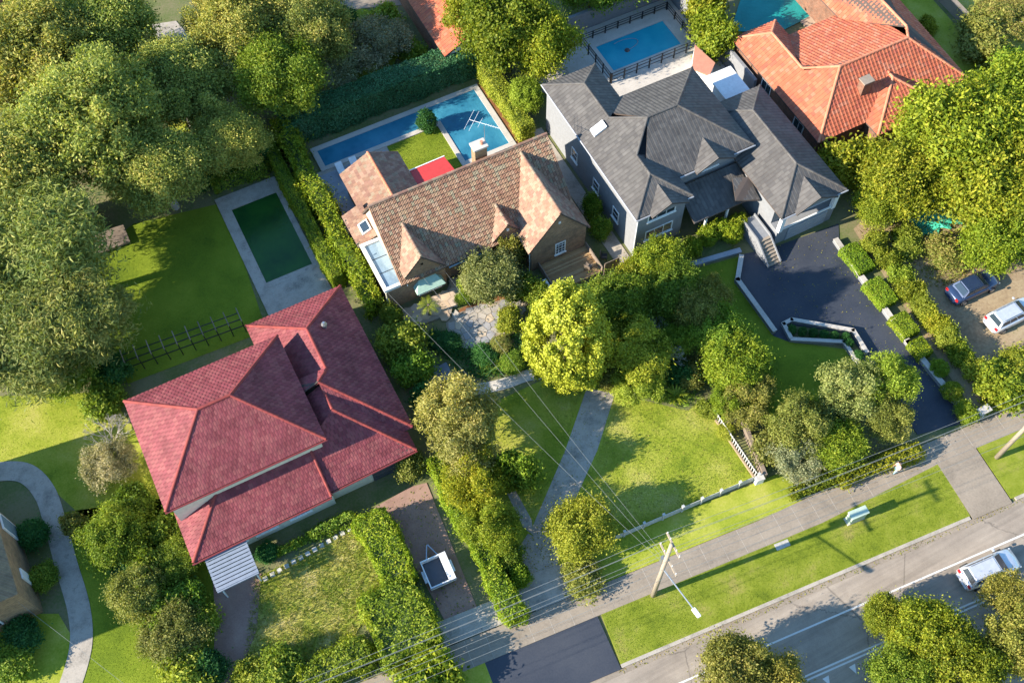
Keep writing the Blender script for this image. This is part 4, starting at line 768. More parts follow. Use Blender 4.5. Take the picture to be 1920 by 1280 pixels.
# ------------------------------------------------------------------ cars
def car(loc, rz, paint, label, wagon=True):
    t = thing('parked_car', loc, label, 'car'); t.rotation_euler = (0, 0, rz)
    def part(mb, name, mat, parent=t, smooth=False, bevel=0):
        o = mb.build(name, mat, None, smooth, bevel); o.parent = parent; return o
    # hull lofted along x: (x, half width, sill z, belt z)
    stn = [(-2.2, .62, .42, .78), (-2.12, .80, .28, .9), (-1.5, .87, .22, .96), (0, .88, .2, .94), (1.0, .87, .2, .92), (1.75, .83, .24, .82), (2.15, .72, .3, .7), (2.25, .5, .4, .58)]
    b = MB(); ring = []
    for x, w_, zs, zb in stn:
        i = len(b.v); b.v += [(x, -w_*.94, zs), (x, -w_, (zs+zb)/2), (x, -w_*.96, zb-.04), (x, -w_*.84, zb+.03), (x, 0, zb+.07), (x, w_*.84, zb+.03), (x, w_*.96, zb-.04), (x, w_, (zs+zb)/2), (x, w_*.94, zs)]; ring.append(i)
    for i, j in zip(ring, ring[1:]):
        for k in range(8): b.f.append((i+k, j+k, j+k+1, i+k+1)); b.m.append(0)
        b.f.append((i+8, j+8, j, i)); b.m.append(0)
    for i, fl in ((ring[0], 1), (ring[-1], 0)): b.f.append(tuple(i+k for k in (range(9) if fl else range(8, -1, -1)))); b.m.append(0)
    part(b, 'body', paint, smooth=True)
    xr0, xr1 = (-1.75, .35) if wagon else (-1.15, .3); xb0, xb1 = (-2.05, 1.15) if wagon else (-1.7, 1.1)
    base = [(xb0, -.76, .94), (xb1, -.76, .94), (xb1, .76, .94), (xb0, .76, .94)]; top = [(xr0, -.58, 1.46), (xr1, -.58, 1.46), (xr1, .58, 1.46), (xr0, .58, 1.46)]
    cab = MB(); cab.v += base+top; cab.f += [(0, 1, 5, 4), (1, 2, 6, 5), (2, 3, 7, 6), (3, 0, 4, 7), (4, 5, 6, 7), (3, 2, 1, 0)]; cab.m += [0]*6
    part(cab, 'cabin', paint, bevel=.07)
    B4, T4 = [V(p_) for p_ in base], [V(p_) for p_ in top]
    def pane(i, j, u0, u1, v0, v1, name):
        q = []
        for u, v in ((u0, v0), (u1, v0), (u1, v1), (u0, v1)): q.append(B4[i].lerp(B4[j], u).lerp(T4[i].lerp(T4[j], u), v))
        n = (q[1]-q[0]).cross(q[3]-q[0]).normalized()*.012; part(MB().slab([p_+n for p_ in q], -n*1.6), name, 'glass')
    pane(1, 2, .07, .93, .1, .93, 'windscreen'); pane(3, 0, .08, .92, .25, .92, 'rear_window')
    for (i, j) in ((0, 1), (2, 3)):
        for u0, u1 in ((.1, .36), (.39, .62), (.65, .9)): pane(i, j, u0, u1, .2, .88, 'side_window')
    for x in (-1.35, 1.38):
        for y in (-.86, .86):
            w_ = part(MB().tube((x, y-.1, .32), (x, y+.1, .32), .32, .32, 16), 'wheel', 'rubber', bevel=.02); s = 1 if y > 0 else -1
            part(MB().tube((x, y+s*.09, .32), (x, y+s*.112, .32), .2, .18, 10), 'rim', 'steel', w_)
    for y in (-.6, .6):
        part(MB().box(2.02, 2.2, y-.16, y+.16, .56, .68), 'headlight', 'lamp_clear', bevel=.03); part(MB().box(-2.2, -2.06, y-.15, y+.15, .74, .95), 'tail_light', 'lamp_red', bevel=.03)
        part(MB().box(.75, .92, y/.6*.98-.1, y/.6*.98+.1, .98, 1.1), 'mirror', paint, bevel=.03)
    part(MB().box(-2.26, -2.1, -.6, .6, .34, .5), 'bumper', paint, bevel=.03)
    if wagon:
        for y in (-.52, .52): part(MB().tube((-1.5, y, 1.5), (.2, y, 1.5), .025), 'roof_rail', 'steel')
    return t
sa = math.atan2(KD.y, KD.x)
car(st(21.9, -3.9, .015), sa, 'paint_silver', 'silver estate car on the road under the street trees'); car(g(1818, 545)+V((0, 0, .03)), -.02, 'paint_blue', 'dark blue sedan parked on the bare earth yard', False)
car(g(1890, 597)+V((0, 0, .03)), .0, 'paint_silver', 'silver estate car parked on the bare earth yard')
# box trailer
bt = thing('box_trailer', g(825, 1070), 'white open box trailer parked on the brick driveway', 'trailer'); c = g(822, 1072, .5); c.z = 0
def tl(mb, name, mat, **k):
    a = -.05; mb.v = [(c.x+x*math.cos(a)-y*math.sin(a), c.y+x*math.sin(a)+y*math.cos(a), z) for x, y, z in mb.v]; return mb.build(name, mat, bt, **k)
tl(MB().box(-.95, .95, -1.05, 1.05, .45, .55), 'floor', 'trim_dark')
for b in ((-.95, -.87, -1.05, 1.05), (.87, .95, -1.05, 1.05), (-.87, .87, -1.05, -.97), (-.87, .87, .97, 1.05)): tl(MB().box(*b, .55, 1.05), 'side_panel', 'paint_white')
tl(MB().box(.45, .87, -.97, .97, .56, 1.0), 'toolbox', 'paint_white', bevel=.02); tl(MB().box(-1.0, 1.0, -1.1, -1.06, .95, 1.09), 'rim_rail', 'steel')
for x in (-1.03, 1.03): w_ = tl(MB().tube((x-.09, 0, .3), (x+.09, 0, .3), .3, .3, 14), 'wheel', 'rubber'); tl(MB().beam((x, -.45, .66), (x, .45, .66), .22, .05), 'mudguard', 'paint_white')
tl(MB().beam((-.5, 1.05, .45), (0, 2.2, .45), .07, .07), 'drawbar', 'steel'); tl(MB().beam((.5, 1.05, .45), (0.06, 2.2, .45), .07, .07), 'drawbar', 'steel')
# crumpled tarpaulin
rr = random.Random(8); tm = MB(); c = g(1750, 412); N_ = 14
for i in range(N_+1):
    for j in range(N_+1):
        x, y = (i/N_-.5)*3.4, (j/N_-.5)*2.6; k = 1-.25*math.sin(i*1.3+j*.7)*math.cos(j*.9); tm.v.append((c.x+x*k, c.y+y*k, .12+.3*abs(math.sin(i*.55+j*.4))*(1-abs(x)/2)+rr.uniform(0, .05)))
for i in range(N_):
    for j in range(N_): a = i*(N_+1)+j; tm.f.append((a, a+N_+1, a+N_+2, a+1)); tm.m.append(0)
tag(tm.build('tarpaulin', 'tarp'), 'crumpled turquoise tarpaulin lying on the dry yard', 'tarpaulin')
# person on the footpath
def person(loc, rz, label):
    vs_ = [((0, 0, .95), .15), ((0, .01, 1.15), .15), ((0, 0, 1.38), .17), ((0, 0, 1.5), .065), ((0, .02, 1.6), .09), ((0, .02, 1.7), .085),
           ((-.19, 0, 1.4), .065), ((-.24, .05, 1.13), .048), ((-.2, .26, 1.02), .036), ((-.2, .33, 1.02), .035), ((.19, 0, 1.4), .065), ((.24, .05, 1.13), .048), ((.2, .26, 1.02), .036), ((.2, .33, 1.02), .035),
           ((-.1, 0, .88), .1), ((-.11, .12, .48), .07), ((-.11, .1, .08), .045), ((-.11, .24, .04), .04), ((.1, 0, .88), .1), ((.11, -.02, .48), .07), ((.11, -.2, .1), .045), ((.11, -.08, .04), .04)]
    ed = [(0, 1), (1, 2), (2, 3), (3, 4), (4, 5), (2, 6), (6, 7), (7, 8), (8, 9), (2, 10), (10, 11), (11, 12), (12, 13), (0, 14), (14, 15), (15, 16), (16, 17), (0, 18), (18, 19), (19, 20), (20, 21)]
    me = bpy.data.meshes.new('body'); me.from_pydata([v for v, r_ in vs_], ed, []); o = bpy.data.objects.new('body', me); col.objects.link(o)
    o.modifiers.new('s', 'SKIN'); o.modifiers.new('d', 'SUBSURF').levels = 2
    for sv, (v, r_) in zip(me.skin_vertices[0].data, vs_): sv.radius = (r_, r_)
    me.skin_vertices[0].data[0].use_root = True
    dg = bpy.context.evaluated_depsgraph_get(); m2 = bpy.data.meshes.new_from_object(o.evaluated_get(dg)); bpy.data.objects.remove(o)
    m2.materials.clear()
    for k in ('skin', 'shirt', 'trousers', 'rubber'): m2.materials.append(MATS[k])
    for p_ in m2.polygons:
        z_, ax = p_.center.z, abs(p_.center.x); p_.material_index = 3 if z_ < .09 else 2 if z_ < .98 and ax < .19 else 1 if z_ < 1.46 and not (p_.center.y > .12 and z_ < 1.2) else 0; p_.use_smooth = True
    t = thing('person', loc, label, 'person'); t.rotation_euler = (0, 0, rz); b = bpy.data.objects.new('body', m2); col.objects.link(b); b.parent = t
    hm = MB()
    for i in range(5):
        for j in range(8): a, e = 2*math.pi*j/8, -.25+1.8*i/4; hm.v.append((.112*math.cos(e)*math.cos(a), .01+.12*math.cos(e)*math.sin(a)-.03*(e < .4), 1.665+.12*math.sin(e)))
    for i in range(4):
        for j in range(8):
            if not (i == 0 and j in (1, 2)): hm.f.append((i*8+j, i*8+(j+1) % 8, (i+1)*8+(j+1) % 8, (i+1)*8+j)); hm.m.append(0)
    h_ = hm.build('hair', 'hair'); h_.parent = t; return t
person(st(19.9, 5.0, .115), 1.5+sa, 'person in a pink top and pale blue trousers walking on the footpath')

# ------------------------------------------------------------------ foliage
def leaves(name, pts, nrm, size, rng, mats, asp=.5, fold=.25, midx=None):
    n = len(pts); t = np.cross(nrm, rng.normal(size=(n, 3))); t /= np.linalg.norm(t, axis=1, keepdims=True)+1e-9; b = np.cross(nrm, t)
    s = size[:, None]; f = nrm*s*fold
    v = np.stack([pts-t*s-f*.6, pts+b*s*asp+f*.5, pts+t*s-f*.6, pts-b*s*asp+f*.5], 1).reshape(-1, 3)
    me = bpy.data.meshes.new(name); me.vertices.add(4*n); me.vertices.foreach_set('co', v.astype(np.float32).ravel())
    me.loops.add(4*n); me.loops.foreach_set('vertex_index', np.arange(4*n, dtype=np.int32)); me.polygons.add(n); me.polygons.foreach_set('loop_start', np.arange(0, 4*n, 4, dtype=np.int32))
    for m in mats: me.materials.append(MATS[m])
    if midx is not None: me.polygons.foreach_set('material_index', midx.astype(np.int32))
    me.update(calc_edges=True); return me
def sphere_dirs(rng, n, zmin=-1.):
    z = rng.uniform(zmin, 1, n); a = rng.uniform(0, 2*math.pi, n); r = np.sqrt(1-z*z); return np.stack([r*np.cos(a), r*np.sin(a), z], 1)
def crown(rng, Rv, cz, nb, br, n, flat=1., inner=.5, zmin=-.55, outer=.86, fuzz=.6):
    """clumps spread through the crown; leaves on and in each clump"""
    d = sphere_dirs(rng, nb, zmin); k = rng.uniform(inner, outer, nb)[:, None]; c = d*k*np.array(Rv); r = br*rng.uniform(.65, 1.3, nb)
    w_ = r*r; i = rng.choice(nb, n, p=w_/w_.sum()); dd = sphere_dirs(rng, n, -.75); rad = r[i]*(1-.5*rng.random(n)**1.6)*np.where(rng.random(n) < .13, rng.uniform(1., 1.4, n), 1.)
    off = np.where((rng.random(n) < fuzz)[:, None], rng.normal(size=(n, 3))*r[i][:, None]*.6, dd*rad[:, None]); off *= rng.uniform(.65, 1.35, (nb, 3))[i]; off[:, 2] *= flat; p_ = c[i]+off; nr = dd*.6+.8*rng.normal(size=(n, 3)); nr += .35*c[i]/(np.linalg.norm(c[i], axis=1, keepdims=True)+1e-6); nr[:, 2] += .3
    nr /= np.linalg.norm(nr, axis=1, keepdims=True); p_[:, 2] += cz
    # drop what sits deep inside other clumps
    keep = np.ones(n, bool)
    for a in range(nb):
        q = (p_-np.array([0, 0, cz])-c[a])/(r[a]*np.array([1, 1, flat])); keep &= ((q*q).sum(1) > .3) | (i == a)
    return p_[keep], nr[keep], c+np.array([0, 0, cz])
def limbs(c, h0, r0, base=(0, 0, 0), k=9, rng=None, spread=.8):
    mb = MB(); top = Vector((0, 0, h0)); mb.tube(base, top, r0, r0*.6, 8)
    for i in rng.choice(len(c), min(k, len(c)), replace=False):
        e = Vector(c[i]); s = Vector((0, 0, h0*rng.uniform(.55, .98))); m = s.lerp(e, .5)+Vector((0, 0, -.1*h0*.3)); mb.tube(s, m, r0*.45, r0*.28, 5); mb.tube(m, e.lerp(s, .1), r0*.28, r0*.1, 5)
    return mb
PROTO = {}
def proto(key, seed, Rv, cz, nb, br, n, size, trunk, tr_mat='bark', asp=.5, **kw):
    rng = np.random.default_rng(seed); p_, nr, c = crown(rng, Rv, cz, nb, br, n, **kw); sz = size*rng.uniform(.5, 1.5, len(p_))
    me = leaves('crown', p_, nr, sz, rng, ['leaf_green'], asp); mb = limbs(c, cz if trunk else cz*.7, trunk or .05, rng=rng, k=14 if nb > 30 else 7); tm = mb.mesh('trunk'); tm.materials.append(MATS[tr_mat])
    PROTO[key] = (me, tm, Rv[0]*(kw.get('outer', .86))+br*.8, cz+Rv[2]*.86+br*.6)
proto("broad", 1, (2.9, 2.9, 2.3), 3.3, 85, .68, 52000, .1, .2, outer=1.0)
proto("broad2", 2, (2.9, 2.9, 2.1), 3.2, 64, .8, 50000, .1, .2, outer=.98)
proto('shrub', 3, (1.0, 1.0, .75), .95, 28, .38, 13000, .07, .05, zmin=-.9)
proto('shrub2', 4, (1.0, 1.0, .8), 1.0, 40, .28, 12000, .065, .05, zmin=-.9)
proto('ball', 5, (.75, .75, .7), .85, 60, .26, 8000, .055, .05, zmin=-1, inner=.8, outer=1., fuzz=.15)
proto('gum', 6, (4.0, 4.0, 3.4), 5.4, 230, .58, 98000, .086, .3, 'bark_pale', asp=.45, inner=.35)
proto('gum2', 7, (4.0, 4.0, 3.0), 5.2, 190, .64, 95000, .086, .3, 'bark_pale', asp=.45, inner=.35)
proto('loose', 8, (2.6, 2.6, 2.1), 3.0, 90, .5, 24000, .085, .13, 'bark_pale', asp=.35, inner=.3, fuzz=.35)
proto('cedar', 9, (3.6, 3.6, 3.8), 4.6, 150, .8, 62000, .14, .25, asp=.2, flat=.38, inner=.3)
# golden conifer: upright sprays packed over an egg-shaped crown
rng = np.random.default_rng(10); nb = 400; d = sphere_dirs(rng, nb, -.95); cc = d*np.array([2.75, 2.75, 3.55]); cc[:, :2] *= (1-.22*(d[:, 2:3])); cc *= rng.uniform(.82, 1.06, (nb, 1))
nl = 66000; i = rng.integers(0, nb, nl); o_ = rng.normal(size=(nl, 3))*np.array([.15, .15, .22]); p_ = cc[i]+o_; nr = d[i]*.6+rng.normal(size=p_.shape)*.7+o_*2.2; nr /= np.linalg.norm(nr, axis=1, keepdims=True); p_ *= np.where(rng.random(nl) < .25, .8, 1.)[:, None]; p_[:, 2] += 3.9
tm = limbs(cc*.6+np.array([0, 0, 3.9]), 4.5, .25, rng=rng, k=12).mesh('trunk'); tm.materials.append(MATS['bark']); PROTO['conifer'] = (leaves('crown', p_, nr, .085*rng.uniform(.6, 1.3, len(p_)), rng, ['leaf_gold'], .6), tm, 3.0, 7.7)
# leafless shrub
rng = np.random.default_rng(11); mb = MB()
def twig(a, d, l, r, n):
    b = a+d*l; mb.tube(a, b, r, r*.65, 4)
    if n:
        for _ in range(3 if n > 1 else 4): twig(b, (d+Vector(rng.normal(size=3)*.42)+Vector((0, 0, .12))).normalized(), l*rng.uniform(.55, .8), r*.6, n-1)
for _ in range(7): twig(Vector((0, 0, 0)), Vector((rng.normal()*.45, rng.normal()*.45, 1)).normalized(), .75, .045, 4)
tm = mb.mesh('trunk'); tm.materials.append(MATS['twig_grey']); PROTO['bare'] = (None, tm, 1.4, 2.3)
_rv = random.Random(77)
def plant(kind, leaf, X, Y, r, h, label, name=None, group=None, cat=None, at=.55):
    me, tm, pr_, ph = PROTO[kind]; c = g(X, Y, h*at)
    tree = h > 3.2; t = thing(name or ('tree' if tree else 'shrub'), (c.x, c.y, 0), label, cat or ('tree' if tree else 'shrub'), group)
    t.rotation_euler = (0, 0, _rv.uniform(0, 6.28)); t.scale = (r/pr_, r/pr_*_rv.uniform(.92, 1.08), h/ph)
    o = bpy.data.objects.new('trunk', tm); col.objects.link(o); o.parent = t
    if me:
        o = bpy.data.objects.new('crown', me); col.objects.link(o); o.parent = t; o.material_slots[0].link = 'OBJECT'; o.material_slots[0].material = MATS[leaf]
    return t
VEG = '''
conifer gold 1064 622 3.35 11.8|dense egg-shaped golden conifer beside the driveway head
broad pale 920 515 2.6 4.1|broad mottled shrub tree against the brick house front
shrub olive 955 468 1.15 3.7|slim leafy tree squeezed between two brick gables
shrub green 1000 540 1.35 2.5|green shrub between the timber deck and the golden conifer
shrub2 green 868 560 .7 .9|small shrub at the edge of the sandstone patio
broad2 green 1155 572 2.7 4.8|mid green tree right behind the golden conifer
loose lime 1185 655 3.1 5.4|airy pale green tree over the upper driveway end
loose lime 1195 722 2.1 3.4|airy low pale bush drooping over the lawn corner
bare x 1240 650 2.0 3.2|leafless grey twiggy shrub in the right garden bed
bare x 1222 620 1.6 3.0|smaller leafless shrub behind the airy pale tree
shrub deep 1280 700 1.3 1.8|dark shrub behind the spiky agave
shrub lime 735 588 1.0 2.0|yellowish shrub at the house corner beside the side path
shrub lime 748 640 2.1 2.7|yellow-green bush along the slate path
shrub green 772 690 1.7 2.6|green bush overhanging the slate path
shrub2 deep 795 745 1.2 2.0|dark low bush at the end of the slate path
loose pale 856 770 3.2 5.8|large dull olive bush crowding the left lot boundary
loose pale 872 840 2.7 6.0|rounded olive tree below the large dull bush
loose bright 892 902 2.5 5.4|mixed green tree beside the small front path
shrub green 970 880 1.6 4.6|leafy tree reaching over the front lawn
loose bright 918 985 2.3 4.8|green flowering tree overhanging the front path
shrub2 green 950 1040 1.3 2.0|small leafy bush beside the front driveway pad
shrub2 hedge 975 1078 .9 1.5|bright bush at the street corner of the driveway pad
broad2 lime 1088 992 2.55 4.0|rounded yellow-green bush at the front fence
shrub olive 1090 1078 1.7 1.5|spreading bush on the verge outside the front fence
shrub green 1010 572 1.0 1.6|small green shrub between flagstones and golden conifer
shrub2 deep 1105 570 1.3 2.2|dark shrub at the back of the golden conifer
shrub green 1128 655 1.5 2.4|green shrub squeezed against the right side of the golden conifer
shrub2 olive 1140 705 1.2 1.8|olive shrub at the head of the driveway
shrub green 1205 590 1.7 3.0|green shrub on the right lot boundary behind the airy pale tree
broad2 green 1262 640 1.6 3.0|mid green bush behind the leafless shrubs
shrub2 deep 1220 700 1.4 1.8|dark shrub between the airy bush and the agaves
shrub olive 1300 705 1.2 1.8|olive shrub between the agaves and the lot boundary
shrub green 880 535 1.0 1.8|leafy shrub at the left foot of the mottled shrub tree
shrub2 green 960 545 1.0 1.3|low shrub above the rust-red mulch
shrub deep 820 640 1.0 1.0|dark bush under the tree fern
shrub2 green 960 680 1.1 .9|low green bush above the curved pale path
shrub bright 1180 520 1.6 3.0|bright bush beside the grey side path
broad2 olive 1330 560 1.8 3.4|olive bush between two boundary trees
shrub green 1420 700 1.5 2.6|bush spilling onto the shaded lawn
broad bright 1365 750 1.7 3.4|bright bush at the foot of the boundary row
shrub green 1555 790 1.6 2.6|green bush between the whitish and the tall olive trees
shrub olive 1450 830 1.7 2.4|olive bush beside the grey timber side fence
shrub green 250 940 1.6 2.2|green shrub below the pale grey-leaved shrub
shrub2 deep 235 1060 1.3 1.6|dark shrub under the round green tree
shrub green 300 1150 1.6 2.4|leafy bush between olive shrub and brick path
broad2 green 120 690 2.6 5.0|green tree at the foot of the cedars
shrub olive 600 215 1.6 2.2|dull bush behind the rear hedge
broad2 green 560 120 2.4 5.0|leafy tree on the rear neighbour's boundary
shrub green 770 95 1.6 2.4|bush beside the corner of the narrow red-gabled house
ball deep 800 226 1.0 2.5|neat round standard tree on the rear lawn by the pool
shrub lime 955 600 1.2 1.7|yellow-green shrub overhanging the flagstone terrace
shrub2 dry 938 645 .9 .9|reddish dry shrub under the flagstone terrace
shrub2 deep 905 665 1.1 .9|dark shrub in the bed below the flagstones
shrub2 deep 845 640 1.0 .9|dark shrub in the bed by the tree fern
shrub lime 1330 765 1.0 1.1|small bush at the top of the picket fence
shrub2 lime 1362 808 .75 .9|low bush leaning over the picket fence
gum gum 70 110 6.3 11.5|huge airy gum tree in the far rear corner
gum2 gum 205 65 5.2 10.5|tall gum tree in front of the orange roofs
gum gum 175 235 6.6 12.5|largest gum tree shading the back lawn
gum2 gum 300 325 4.6 8.5|gum tree overhanging the top of the green-water pool lawn
gum gum 55 330 5.4 11|gum tree above the beige-roofed shed
gum2 gum 335 170 4.8 9|gum tree beside the thin palm
gum gum 450 55 5.0 10|gum tree behind the pale-roofed shed
gum2 green 525 150 4.4 8.5|dark gum tree behind the rear hedge corner
gum gum 585 55 4.4 9|gum tree next to the beige terrace
gum2 gum 430 270 3.6 7.0|shaded gum tree before the dark tall hedge
loose grey 705 82 3.4 4.6|grey half-bare tree on the rear neighbour's lawn
loose grey 630 125 2.8 4.0|grey sparse tree just behind the dark rear hedge
broad2 deep 640 40 1.6 2.8|clipped dark bush by the beige terrace
shrub lime 715 35 1.8 2.5|bright shrub beside the narrow red-gabled house
cedar cedar 70 480 6.0 12|big feathery cedar beyond the back lawn
cedar cedar 130 590 4.9 10|feathery cedar beside the long lawn shadow
cedar cedar 40 640 5.5 10|feathery cedar above the lower-left lawn
shrub deep 205 690 1.9 3.0|dark bush at the end of the trellis
shrub green 190 745 1.8 2.6|green bush between cedar and red roof corner
bare x 200 815 1.9 3.0|leafless grey shrub beside the red roof corner
loose grey 205 870 2.3 3.6|pale grey-leaved shrub beside the red roof
shrub olive 140 985 1.1 2.4|thin olive bush beside the curved path
broad2 green 212 1005 2.4 3.6|round green tree casting its shade on the curved path lawn
shrub green 312 985 1.7 2.2|shrub under the corner of the red lower roof
shrub green 275 1075 1.9 2.8|leafy shrub left of the slatted porch roof
broad green 330 1050 1.8 2.4|dense shrub beside the slatted porch roof
broad olive 262 1110 2.2 3.4|olive shrub at the edge of the bright lawn
shrub green 340 1120 1.7 2.2|bushy shrub beside the brick path
broad2 olive 325 1190 2.3 2.8|tall bush halfway down the brick path
shrub green 372 1172 1.5 1.9|bush leaning on the brick path edge
shrub lime 345 1265 2.2 2.6|yellow-green bush at the street end of the bright lawn
shrub2 deep 395 1250 1.3 2.0|dark bush at the street end of the brick path
shrub2 deep 60 1000 1.3 1.6|dark rounded shrub between tan brick house and path
shrub2 green 80 1080 1.2 1.4|flowering shrub beside the tan brick house corner
shrub2 deep 40 1190 1.5 1.6|dark shrub in front of the tan brick house
shrub2 green 20 1240 1.7 1.6|green shrub in the lower-left garden
shrub2 deep 500 1035 .9 1.0|dark shrub at the slatted porch roof
shrub green 700 1140 1.1 1.6|small round shrub in the hollow of the big hedge
shrub green 520 1255 2.0 2.0|bushy shrub at the foot of the dry lawn
shrub lime 470 1270 1.6 1.6|bright low bush at the end of the dry lawn
shrub hedge 800 1272 2.6 2.6|bright shrub on the verge under the power lines
shrub olive 770 870 1.1 2.4|shrub at the garage corner of the red-roofed house
broad bright 955 60 4.4 8.5|bright bushy tree behind the rear hedge
broad2 bright 1015 85 3.2 7.0|bushy tree beside the grey pool terrace
broad bright 890 20 3.6 7.5|tree beside the narrow red-gabled roof
broad2 green 1110 -40 3.6 6.5|tree behind the tall grey pool wall
broad green 1215 -60 3.6 6.5|darker tree behind the tall grey pool wall
broad lime 985 185 1.8 3.6|small yellowing tree at the rear corner of the lot
shrub bright 1345 62 2.4 4.6|bright tree between the two pools
shrub bright 1325 8 2.0 4.4|bright bush at the corner of the tall grey wall
shrub green 1112 385 .95 2.8|narrow shrub in the passage beside the grey house
shrub green 1128 425 .9 2.6|slender shrub along the grey side wall
broad bright 1235 490 2.4 4.0|rounded tree below the grey house corner
broad2 green 1262 548 2.6 4.4|tree on the boundary opposite the mid garden
broad olive 1305 590 2.4 4.2|dull boundary tree above the picket fence
broad2 green 1345 625 2.3 4.2|leafy boundary tree beside the shaded lawn
broad bright 1378 680 2.7 4.8|bright round boundary tree beside the dark lawn
loose olive 1400 748 2.4 4.2|olive boundary tree above the street corner
shrub bright 1205 500 1.5 2.6|bush at the foot of the grey corner downpipe
loose olive 1500 795 2.7 5.0|whitish olive street-front tree nearest the shaded lawn
loose pale 1588 735 2.8 5.6|tall olive tree beside the dark driveway
loose lime 1660 715 2.5 5.6|airy olive tree overhanging the dark driveway
loose olive 1668 785 2.0 4.4|olive tree above the yellow street hedge
loose grey 1490 855 2.3 3.4|pale grey-leaved shrub near the footpath corner
broad bright 1570 830 2.2 3.6|green bush between olive trees and footpath
shrub bright 1815 772 .95 1.4|small bush beside the white gate pier
broad bright 1790 255 5.6 9.5|big bright tree in front of the orange roof
broad2 bright 1700 335 3.8 7.0|bright tree at the front of the orange house
broad bright 1860 350 4.8 9.0|bright tree shading the parked cars
broad2 bright 1885 210 4.2 8.5|bright tree beside the boundary wall
broad bright 1870 455 2.9 6.5|bright tree right above the silver estate car
shrub bright 1592 300 2.6 4.2|round bright tree at the corner of the orange house
broad2 bright 1650 385 2.2 4.0|bush at the edge of the dry yard
shrub yellow 1740 45 1.0 1.2|tiny yellow bush beside the concrete boundary wall
shrub olive 1850 70 3.0 2.8|scrubby bush on the rear block
loose dry 1890 30 3.2 3.2|dry scrub bush on the rear block
shrub green 1905 130 2.6 3.0|green scrub bush near the boundary wall
shrub dry 1770 470 1.8 1.5|dry bush below the turquoise tarpaulin
shrub lime 1700 450 1.6 1.4|low yellow bush on the dry yard
shrub bright 1880 720 2.4 2.4|bush between the yard and the footpath
shrub lime 1905 690 1.7 1.8|yellowish bush at the edge of the yard
broad bright 1725 1190 2.6 4.6|bright street tree across the road
broad2 bright 1800 1245 2.9 4.8|large bright street tree by the give-way marks
broad bright 1660 1152 1.6 3.8|outlying crown of street foliage above the lane line
broad2 green 1690 1265 2.2 4.0|darker street tree below the bright ones
loose olive 1895 1125 2.2 4.2|olive street tree in front of the silver car
broad olive 1915 1200 2.8 5.5|brownish street tree at the road edge
broad olive 1385 1260 2.7 5.0|olive street tree across the road from the pole
broad2 olive 1455 1290 2.4 4.5|rounded street tree beside the olive one
'''
for row in VEG.strip().split('\n'):
    a, lab = row.split('|'); k, lf_, X, Y, r_, h_ = a.split(); plant(k, 'leaf_'+lf_, float(X), float(Y), float(r_), float(h_), lab)
for (X, Y), wd in zip(((1384, 416), (1372, 436), (1349, 427), (1326, 442), (1297, 462)), ('first', 'second', 'third', 'fourth', 'fifth')): plant('ball', 'leaf_hedge', X, Y, 1.0, 1.75, f'tightly clipped round bush, {wd} from the entry steps of the grey house', 'topiary_bush', 'round clipped bushes')
for i in range(8):
    a, b = ((1485, 618), (1585, 632)) if i < 6 else ((1590, 640), (1612, 668)); k = i/5 if i < 6 else (i-6)*.8+.1
    plant('ball', 'leaf_deep', a[0]+(b[0]-a[0])*k, a[1]+(b[1]-a[1])*k, .42, .8, 'little box ball in the angled planter', 'topiary_bush', 'box balls in the planter', 'shrub')
for X, Y, r_, wd in ((1762, 690, .85, 'next to the smallest box hedge'), (1786, 733, .9, 'next to the gate pier')): plant('ball', 'leaf_hedge', X, Y, r_, 1.2, 'rounded clipped bush beside the driveway wall, '+wd, 'topiary_bush', 'rounded bushes by the driveway wall')
